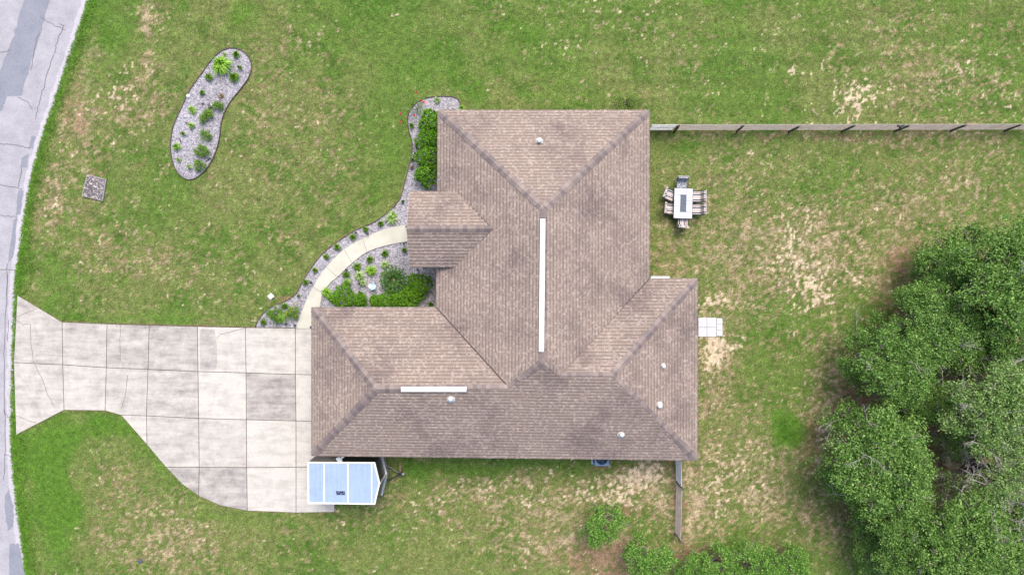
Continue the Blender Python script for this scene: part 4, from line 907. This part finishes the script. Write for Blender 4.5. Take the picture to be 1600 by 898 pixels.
for sx_ in (-1, 1):
    for sy_ in (-1, 1): b = MB(); b.box((sx_ * .42, sy_ * .7, .34), (.06, .06, .68)); b.build('leg', M['frost'], t)
def chair(px_, py_, ang, label, cush, group):
    """chair seat opens towards local +x (front); back at -x"""
    q = W(px_, py_, .45); t = empty('patio_chair', (q.x, q.y, 0), R_(ang)); tag(t, label, 'chair', group)
    b = MB(); b.box((0, 0, .38), (.52, .54, .04)); b.box((-.27, 0, .62), (.03, .5, .42), 0, 0, -.22); b.box((-.325, 0, .86), (.05, .58, .05)); b.build('frame', M['frame'], t)
    for sy_ in (-1, 1):
        b = MB(); b.tube([(.24, sy_ * .28, 0), (.24, sy_ * .28, .36), (.22, sy_ * .285, .58), (.15, sy_ * .285, .62), (-.28, sy_ * .285, .64)], .018, 6); b.build('armrest', M['frost'], t)
        for sx_ in (-1,): b = MB(); b.tube([(-.26, sy_ * .28, 0), (-.23, sy_ * .28, .4), (-.33, sy_ * .28, .86)], .017, 6); b.build('leg', M['frame'], t)
    b = MB(); b.box((.02, 0, .445), (.52, .50, .09)); b.build('seat_cushion', cush, t, bevel=.03)
    b = MB(); b.box((-.235, 0, .66), (.10, .50, .42), 0, 0, -.22); b.build('back_cushion', cush, t, bevel=.035)
    for sy_ in (-1, 1):
        b = MB(); b.tube([(-.2, sy_ * .1, .5), (-.13, sy_ * .13, .50), (-.1, sy_ * .17, .495)], .008, 4); b.build('tie', M['lampb'], t)
    return t
CG = 'patio chairs around the tiled table'
chair(1090, 307.5, 180, 'striped cushion chair on the east side of the table, the upper one', M['stripe'], CG)
chair(1090, 327.5, 180, 'striped cushion chair on the east side of the table, the lower one', M['stripe'], CG)
chair(1045.5, 304.5, -22, 'striped cushion chair turned askew at the upper west side of the table', M['stripe'], CG)
chair(1046.5, 326.3, -6, 'striped cushion chair squared to the lower west side of the table', M['stripe'], CG)
chair(1066.8, 346.5, 84, 'striped cushion chair at the south end of the table', M['stripe'], CG)
chair(1065, 287.5, -92, 'chair with dark navy and white patterned cushion at the north end of the table', M['navy'], CG)

# ------------------------------------------------------------------ cargo trailer
ZT = 2.5; tr = empty('cargo_trailer', W(540, 754, ZT) - Vector((0, 0, ZT)), 0); tag(tr, 'black cargo trailer with a light blue roof and white roof trim', 'trailer')
O_ = tr.location.copy(); lw = lambda px_, py_, z=ZT: W(px_, py_, z) - O_
TL, TR_, NO, BR, BL = lw(480.7, 721.2), lw(586, 721.8), lw(593.8, 754.5), lw(586, 787.6), lw(481.2, 786.3)
ring = [BL, BR, NO, TR_, TL]
b = MB(); b.prism([tuple(p.xy) for p in inset([tuple(p.xy) for p in ring], .015) and [Vector(p) for p in inset([tuple(p.xy) for p in ring], .015)]], .48, ZT - .05); body = b.build('body', M['black'], tr)
b = MB(); b.prism(inset([tuple(p.xy) for p in ring], .04), ZT - .045, ZT - .005); b.build('roof_panel', M['trailer'], tr)
# shallow corrugation seams and label on the roof
b = MB(); N5 = len(ring)
for i in range(N5):
    p, q = ring[i], ring[(i + 1) % N5]; m_ = (p + q) / 2; d = q - p; n_ = Vector((-d.y, d.x, 0)).normalized() * .03
    b.box((m_.x + n_.x, m_.y + n_.y, ZT - .015 + i * .0007), (d.length - .0, .07, .055), math.atan2(d.y, d.x))
b.build('roof_trim', M['white'], tr)
for xx, w_ in ((506.8, .05), (543.8, .06), (581, .05)):
    p, q = lw(xx, 722), lw(xx - .5, 787); m_ = (p + q) / 2; b = MB(); b.box((m_.x, m_.y, ZT - .004), (w_, (q - p).length - .1, .03)); b.build('roof_seam', M['white'], tr)
lab = MB(); dq = [lw(524.8, 766.8), lw(538.8, 767), lw(538.8, 772.8), lw(526.2, 772.4)]; lab.prism([tuple(p.xy) for p in dq], ZT - .004, ZT + .008); lo_ = lab.build('roof_decal', M['label'], tr)
lb = MB()
for x0, y0, x1, y1 in ((527.5, 768, 528.6, 771), (530, 768, 529, 769.6), (531.5, 771.6, 533.5, 769), (533.5, 769, 534.8, 772), (536, 770.4, 537.4, 768.4), (537.4, 768.4, 537.6, 771), (530.2, 768.2, 531.2, 769.3), (532, 771.5, 535.4, 771.8)):
    p, q = lw(x0, y0), lw(x1, y1); m_ = (p + q) / 2; d = q - p; lb.box((m_.x, m_.y, ZT + .010), (d.length, .02, .004), math.atan2(d.y, d.x))
lb.build('lettering', M['labelw'], lo_)
# grey nose trims and lower skirt
b = MB()
for p, q in ((TR_, NO), (NO, BR)):
    m_ = (p + q) / 2; d = q - p; n_ = Vector((d.y, -d.x, 0)).normalized(); n_ = n_ if n_.x > 0 else -n_
    b.box((m_.x + n_.x * .03, m_.y + n_.y * .03, .72), (d.length + .04, .09, .5), math.atan2(d.y, d.x))
b.box((NO.x - .005, NO.y, 1.6), (.09, .09, 1.75)); b.build('nose_trim', M['alu'], tr)
b = MB(); b.box(((TL.x + TR_.x) / 2, TL.y - .0, .50), (TR_.x - TL.x, .05, .12)); b.box(((TL.x + TR_.x) / 2, BL.y + .0, .50), (TR_.x - TL.x, .05, .12)); b.build('side_rail', M['alu'], tr)
b = MB(); b.box((TL.x + .95, TL.y + .012, 1.45), (.85, .03, 1.75)); sd = b.build('side_door', simple('grey door skin', (.16, .15, .13), None, 5, .4), tr); b = MB(); b.box((TL.x + 1.3, TL.y + .04, 1.4), (.12, .04, .04)); b.build('handle', M['galv'], sd)
b = MB(); b.box((TL.x - .005, (TL.y + BL.y) / 2, 1.45), (.03, 1.85, 1.85)); rd = b.build('rear_door', simple('dark rear door', (.05, .05, .055), None, 5, .4), tr)
for s in (-1, 1): b = MB(); b.box((TL.x - .03, (TL.y + BL.y) / 2 + s * .4, 1.45), (.03, .03, 1.6)); b.build('latch_bar', M['galv'], rd)
for yy in (TL.y - .12, BL.y + .12):
    for xx in (-.35,):
        b = MB(); prof = [(.0, -.09), (.2, -.09), (.31, -.08), (.33, -.03), (.33, .03), (.31, .08), (.2, .09), (0, .09)]
        b.lathe((0, 0, 0), prof, 20); wh = b.build('wheel', M['rubber'], tr, (xx, yy, .35)); wh.rotation_euler = (R_(90), 0, 0)
        r_ = MB(); r_.lathe((0, 0, 0), [(0, -.1), (.17, -.095), (.19, -.092), (.19, .092), (.17, .095), (0, .1)], 16); r_.build('rim', M['alu'], wh)
for s, yy in ((1, TL.y + .06), (-1, BL.y - .06)):
    b = MB(); pts = [(-.35 + .42 * math.cos(R_(a)), .38 + .38 * math.sin(R_(a))) for a in range(10, 171, 20)]
    for (x0, z0), (x1, z1) in zip(pts[:-1], pts[1:]): b.box(((x0 + x1) / 2, yy, (z0 + z1) / 2), (math.hypot(x1 - x0, z1 - z0) + .02, .16, .015), 0, 0, -math.atan2(z1 - z0, x1 - x0))
    b.build('fender', M['black'], tr)
cp = lw(626, 740, .45)
b = MB()
for p in (lw(603, 724, .42), lw(603, 753, .42)): b.tube([(p.x - .3, p.y + (.12 if p.y > cp.y else -.12), .42), (cp.x, cp.y, .42)], .038, 6)
b.box((cp.x - .02, cp.y, .44), (.18, .12, .1)); b.build('tongue', M['black'], tr)
b = MB(); b.box((cp.x + .10, cp.y, .44), (.18, .09, .08)); b.build('coupler', M['alu'], tr)
b = MB(); b.tube([(cp.x - .06, cp.y - .03, .08), (cp.x - .06, cp.y - .03, .75)], .03, 8); b.box((cp.x - .06, cp.y - .03, .05), (.16, .16, .03)); b.tube([(cp.x - .06, cp.y - .03, .75), (cp.x + .06, cp.y - .1, .76)], .012, 5); b.build('jack', M['black'], tr)
b = MB()
p = lw(613, 750, .35); b.tube([(cp.x - .1, cp.y - .05, .4), (cp.x - .35, cp.y - .2, .2), (p.x, p.y, .38)], .012, 5); b.build('safety_chain', M['galv'], tr)
q = W(625.5, 731, .02); b = MB(); b.box((0, 0, .03), (.085, .62, .05)); tag(b.build('plank', M['wood'], None, (q.x, q.y, .02), .02), 'short weathered plank lying on the grass by the trailer hitch', 'plank')

# ------------------------------------------------------------------ fences
def mesh_panel(p, q, h, name, parent, step=.05, hz=.05, r=.0025, m='wire'):
    b = MB(); d = (q - p); L_ = d.length; d.normalize(); n_ = Vector((-d.y, d.x, 0)); k = 0
    def bar(a, c, ax, rr=r):
        u = ax * rr; e = (c - a).normalized(); v_ = e.cross(ax).normalized() * rr
        R4 = lambda o_: [o_ + u + v_, o_ - u + v_, o_ - u - v_, o_ + u - v_]
        A_, B_ = R4(a), R4(c)
        for i in range(4): b.face([A_[i], A_[(i + 1) % 4], B_[(i + 1) % 4], B_[i]])
    while k * step <= L_:
        a = p + d * k * step; jit = random.uniform(-.01, .01); bar(a + Vector((0, 0, .02)), a + n_ * jit + Vector((0, 0, h)), n_); k += 1
    z = .03
    while z <= h + .001:
        nseg = max(2, int(L_ / 1.2)); sag = [random.uniform(-.008, .008) for _ in range(nseg + 1)]
        for i in range(nseg): bar(p + d * L_ * i / nseg + Vector((0, 0, z + sag[i])), p + d * L_ * (i + 1) / nseg + Vector((0, 0, z + sag[i + 1])), n_)
        z += hz
    bar(p + Vector((0, 0, h)), q + Vector((0, 0, h)), n_, .012)
    return b.build(name, M[m], parent)
fn = empty('wire_fence', W(1053, 204)); tag(fn, 'long low wire mesh fence on dark posts running east from the house', 'fence')
def local(o, e): 
    o.parent = e; o.location = -e.location
p0, p1 = W(1053, 203.6), W(1640, 202.6)
o = mesh_panel(p0 , p1, 1.2, 'wire_mesh', None, .04, .035, .0028); local(o, fn)
posts = [(1053, 205.3), (1151, 204.7), (1232.5, 205.2), (1315, 204.8), (1398.4, 204.2), (1484.7, 204), (1570, 203.3), (1655, 203)]
for k, (x_, y_) in enumerate(posts):
    q = W(x_, y_); lean = Vector((random.uniform(-.05, .06), random.uniform(-.02, .05), 0)); b = MB(); h = 1.22 + random.uniform(-.05, .08)
    b.tube([q + Vector((0, -.03, 0)), q + lean * .5 + Vector((0, -.03, h * .5)), q + lean + Vector((0, -.03, h))], [.06, .058, .055], 9)
    o = b.build('post', M['post'], None); local(o, fn)
    if k == 0: o['label'] = 'dark red brown gate post nearest the house'; o.data.materials[0] = simple('dark stained post', (.09, .04, .03), None, 9, .8)
q = W(1408, 198.5, 1.1); b = MB(); b.box(q + Vector((.03, .02, 0)), (.22, .14, .14), .3); b.box(q + Vector((-.16, .05, .06)), (.1, .1, .1), .3); o = b.build('charger_box', M['black'], None); local(o, fn)
def gate(p, q, h, label):
    t = empty('metal_gate', (p.x, p.y, 0)); tag(t, label, 'gate'); b = MB(); r = .022
    z0, z1 = .1, h
    for a, c in (((p.x, p.y, z0), (p.x, p.y, z1)), ((q.x, q.y, z0), (q.x, q.y, z1)), ((p.x, p.y, z1), (q.x, q.y, z1)), ((p.x, p.y, z0), (q.x, q.y, z0)), ((p.x, p.y, (z0 + z1) / 2), (q.x, q.y, (z0 + z1) / 2))): b.tube([a, c], r, 8)
    o = b.build('frame', M['galv'], None); o.parent = t; o.location = -t.location
    o = mesh_panel(p, q, h - .02, 'wire_mesh', None, .03, .03, .004, 'galv'); o.parent = t; o.location = -t.location
gate(W(1012, 203.8), W(1050.5, 203.8), 1.2, 'pale galvanised mesh gate between the north east house corner and fence')
gate(W(1055.5, 712), W(1056, 749), 1.2, 'pale galvanised mesh gate between the south east eave and short fence')
fs = empty('wire_fence', W(1056, 752)); tag(fs, 'short low wire mesh fence running south from the house to the bushes', 'fence')
o = mesh_panel(W(1056.5, 753), W(1054.5, 834), 1.2, 'wire_mesh', None, .04, .035, .0028); local(o, fs)
for x_, y_ in ((1057.5, 752), (1055, 832)):
    q = W(x_, y_); b = MB(); b.tube([q, q + Vector((.01, -.02, 1.24))], .055, 9); b.lathe(q + Vector((.01, -.02, 1.24)), [(.07, -.03), (.075, .02), (0, .04)], 9); o = b.build('post', M['post'], None); local(o, fs)

# ------------------------------------------------------------------ trees
def tree_kind(R, Ht, nleaf, size, bare, squash=.62, lobes=9, leafmat_=None, seed=0):
    """returns meshes (trunk, crown, twigs) of a tree with crown radius R and height Ht"""
    random.seed(seed); global rng; rng = np.random.default_rng(seed)
    tb = MB(); zc = Ht * .55; fork = Ht * .28
    tb.tube([(0, 0, -.1), (.05, .02, fork * .6), (0, 0, fork)], [R * .085, R * .07, R * .065], 9)
    lob = [(0, 0, Ht - R * .42, R * .42)]
    for k in range(lobes):
        a = k * 2.39996 + random.uniform(-.3, .3); rr = R * (.42 if k % 3 == 0 else .66) * random.uniform(.9, 1.1); lr = R * random.uniform(.22, .36)
        if k % 4: lob.append((math.cos(a + .2) * R * .74, math.sin(a + .2) * R * .74, Ht * random.uniform(.32, .48), R * random.uniform(.2, .27)))
        lob.append((math.cos(a) * rr, math.sin(a) * rr, Ht - lr * .7 - (rr / R) ** 2 * Ht * .38 * random.uniform(.6, 1.3), lr))
    cs = []; tw = MB()
    for (lx, ly, lz, lr) in lob:
        tb.tube([(0, 0, fork * .9), (lx * .4 + random.uniform(-.2, .2), ly * .4 + random.uniform(-.2, .2), (fork + lz) * .5), (lx * .9, ly * .9, lz - lr * .2)], [R * .045, R * .028, R * .012], 6)
        for j in range(6):
            a = random.uniform(0, 6.28); e = (lx + math.cos(a) * lr * .8, ly + math.sin(a) * lr * .8, lz + random.uniform(-.1, .5) * lr); tb.tube([(lx * .8, ly * .8, lz - lr * .4), ((lx + e[0]) / 2, (ly + e[1]) / 2, e[2]), e], [R * .014, R * .009, R * .004], 5)
        n = int(44 * (lr / (R * .33)) ** 2)
        for j in range(n):
            u = rng.normal(0, 1, 3); u /= np.linalg.norm(u)
            if u[2] < -.25: u[2] = -u[2]
            kk = rng.uniform(.72, 1.08) if rng.random() < .8 else rng.uniform(.3, .7)
            cs.append((lx + u[0] * lr * kk * 1.1, ly + u[1] * lr * kk * 1.1, lz + u[2] * lr * kk * .75, u))
    cc_ = np.array([c[:3] for c in cs])
    V = leaves(nleaf, cc_, np.array([.125, .125, .085]) * R / 2.6, size, .35, .5)
    def twig(p, d, L_, r, depth):
        e = p + d * L_; mid = (p + e) / 2 + Vector([random.gauss(0, .07 * L_) for _ in range(3)])
        tw.tube([p, mid, e], [r, r * .8, r * .45], 4, False)
        if depth:
            for _ in range(random.choice((2, 3))):
                dd = (d + Vector((random.gauss(0, .55), random.gauss(0, .55), random.gauss(0, .25)))).normalized(); twig(mid.lerp(e, random.random()), dd, L_ * random.uniform(.5, .75), r * .55, depth - 1)
    for j in range(bare):
        lx, ly, lz, lr = random.choice(lob); u = Vector((random.gauss(0, 1), random.gauss(0, 1), random.uniform(.1, .7))).normalized()
        p = Vector((lx, ly, lz)) + u * lr * .55; dirv = (u + Vector((random.gauss(0, .6), random.gauss(0, .6), 0))).normalized(); twig(p, dirv, R * random.uniform(.18, .34), R * .0085, 3)
    crown = leaf_mesh('crown', V)
    return (tb, crown, tw, leafmat_)
def plant_tree(kind, px_, py_, hz, scale, rot, label, group, name='leafy_tree', cat='tree', sc=None):
    tb, crown, tw, lm = kind; q = W(px_, py_, hz)
    t = empty(name, (q.x, q.y, 0), rot); s = sc or (scale, scale, scale); t.scale = s; tag(t, label, cat, group)
    if not isinstance(tb, bpy.types.Mesh):
        o = tb.build('trunk', M['bark'], t); kind[0] = o.data
        if tw.v: o2 = tw.build('bare_branches', M['twig'], t); kind[2] = o2.data
        else: kind[2] = None
    else:
        link_mesh('trunk', tb, M['bark'], t)
        if tw: link_mesh('bare_branches', tw, M['twig'], t)
    link_mesh('crown', crown, lm, t); return t
K1 = list(tree_kind(2.7, 6.2, 30000, .062, 6, lobes=14, leafmat_=L_oak, seed=11))
K2 = list(tree_kind(2.7, 6.0, 30000, .062, 10, lobes=15, leafmat_=L_oak, seed=23))
K3 = list(tree_kind(2.7, 6.4, 21000, .06, 40, lobes=13, leafmat_=L_oak2, seed=37))
K4 = list(tree_kind(1.5, 3.4, 11000, .05, 2, lobes=9, leafmat_=L_myr, seed=51))
K5 = list(tree_kind(2.7, 6.4, 9000, .06, 75, lobes=10, leafmat_=L_oak2, seed=63))
TG = 'grove of leafy trees at the east side'
for k_, x_, y_, s_, r_, lb in ((K1, 1560, 430, .98, .3, 'tree crown at the top of the east grove, reaching the frame edge'), (K2, 1492, 425, .60, 1.2, 'small crown on the upper left shoulder of the grove\'s top tree'), (K2, 1462, 512, .80, 2.0, 'rounded crown bulging west below the top of the east grove'),
                               (K1, 1400, 566, .78, 4.0, 'westmost crown of the upper grove, beside the brown lawn edge'), (K2, 1530, 535, .62, .9, 'crown in the middle of the upper grove left of the frame edge tree'), (K1, 1590, 510, .8, 5.1, 'half cut crown at the right frame edge in the upper grove'),
                               (K1, 1448, 625, .50, 2.7, 'crown above the dark gap in the middle of the grove'), (K3, 1548, 632, .92, .2, 'grey green crown with many bare grey twigs in the middle right of the grove'), (K3, 1600, 640, .85, 3.3, 'twiggy grey green crown cut by the right frame edge at mid height'),
                               (K2, 1378, 722, .95, 5.6, 'broad crown jutting west in the lower grove opposite the dark lawn patch'), (K5, 1565, 745, .85, 1.1, 'nearly bare tree with tangled grey branches right of the dark gap'), (K1, 1412, 815, .74, 1.9, 'crown below the jutting western crown in the lower grove'),
                               (K2, 1510, 850, .95, 3.8, 'large bright crown near the bottom of the east grove'), (K3, 1600, 815, .75, 2.4, 'grey green crown in the bottom right corner of the grove'), (K1, 1420, 880, .7, .6, 'low crown at the bottom frame edge, left end of the grove'), (K5, 1490, 690, .42, 2.2, 'small bare twiggy tree beside the dark gap in the grove'),
                               (K3, 1590, 905, .7, 5.0, 'twiggy crown cut by the bottom frame edge at the right'), (K1, 1345, 757, .36, 5.0, 'little crown at the western tip of the lower grove')):
    plant_tree(k_, x_, y_, 4.5 * s_, s_, r_, lb, TG)
BG = 'young trees along the bottom edge'
for x_, y_, s_, r_, lb in ((1016, 882, .85, .5, 'young tree right of the lone small tree, left of the fence end'), (1082, 890, .58, 1.5, 'dark low young tree just right of the fence end'), (1127, 888, .72, 2.9, 'young tree at the bottom edge, third from the right of its row'), (1185, 882, .8, 4.0, 'young tree at the bottom edge, second from the right of its row'), (1238, 890, .75, 5.2, 'rightmost young tree of the row at the bottom edge')):
    plant_tree(K4, x_, y_, 2.5 * s_, s_, r_, lb, BG, 'young_tree')
plant_tree(K4, 945, 827, 2.2, .72, 2.2, 'lone small dense green tree standing south of the air conditioner', None, 'young_tree', sc=(.62, .80, .75))
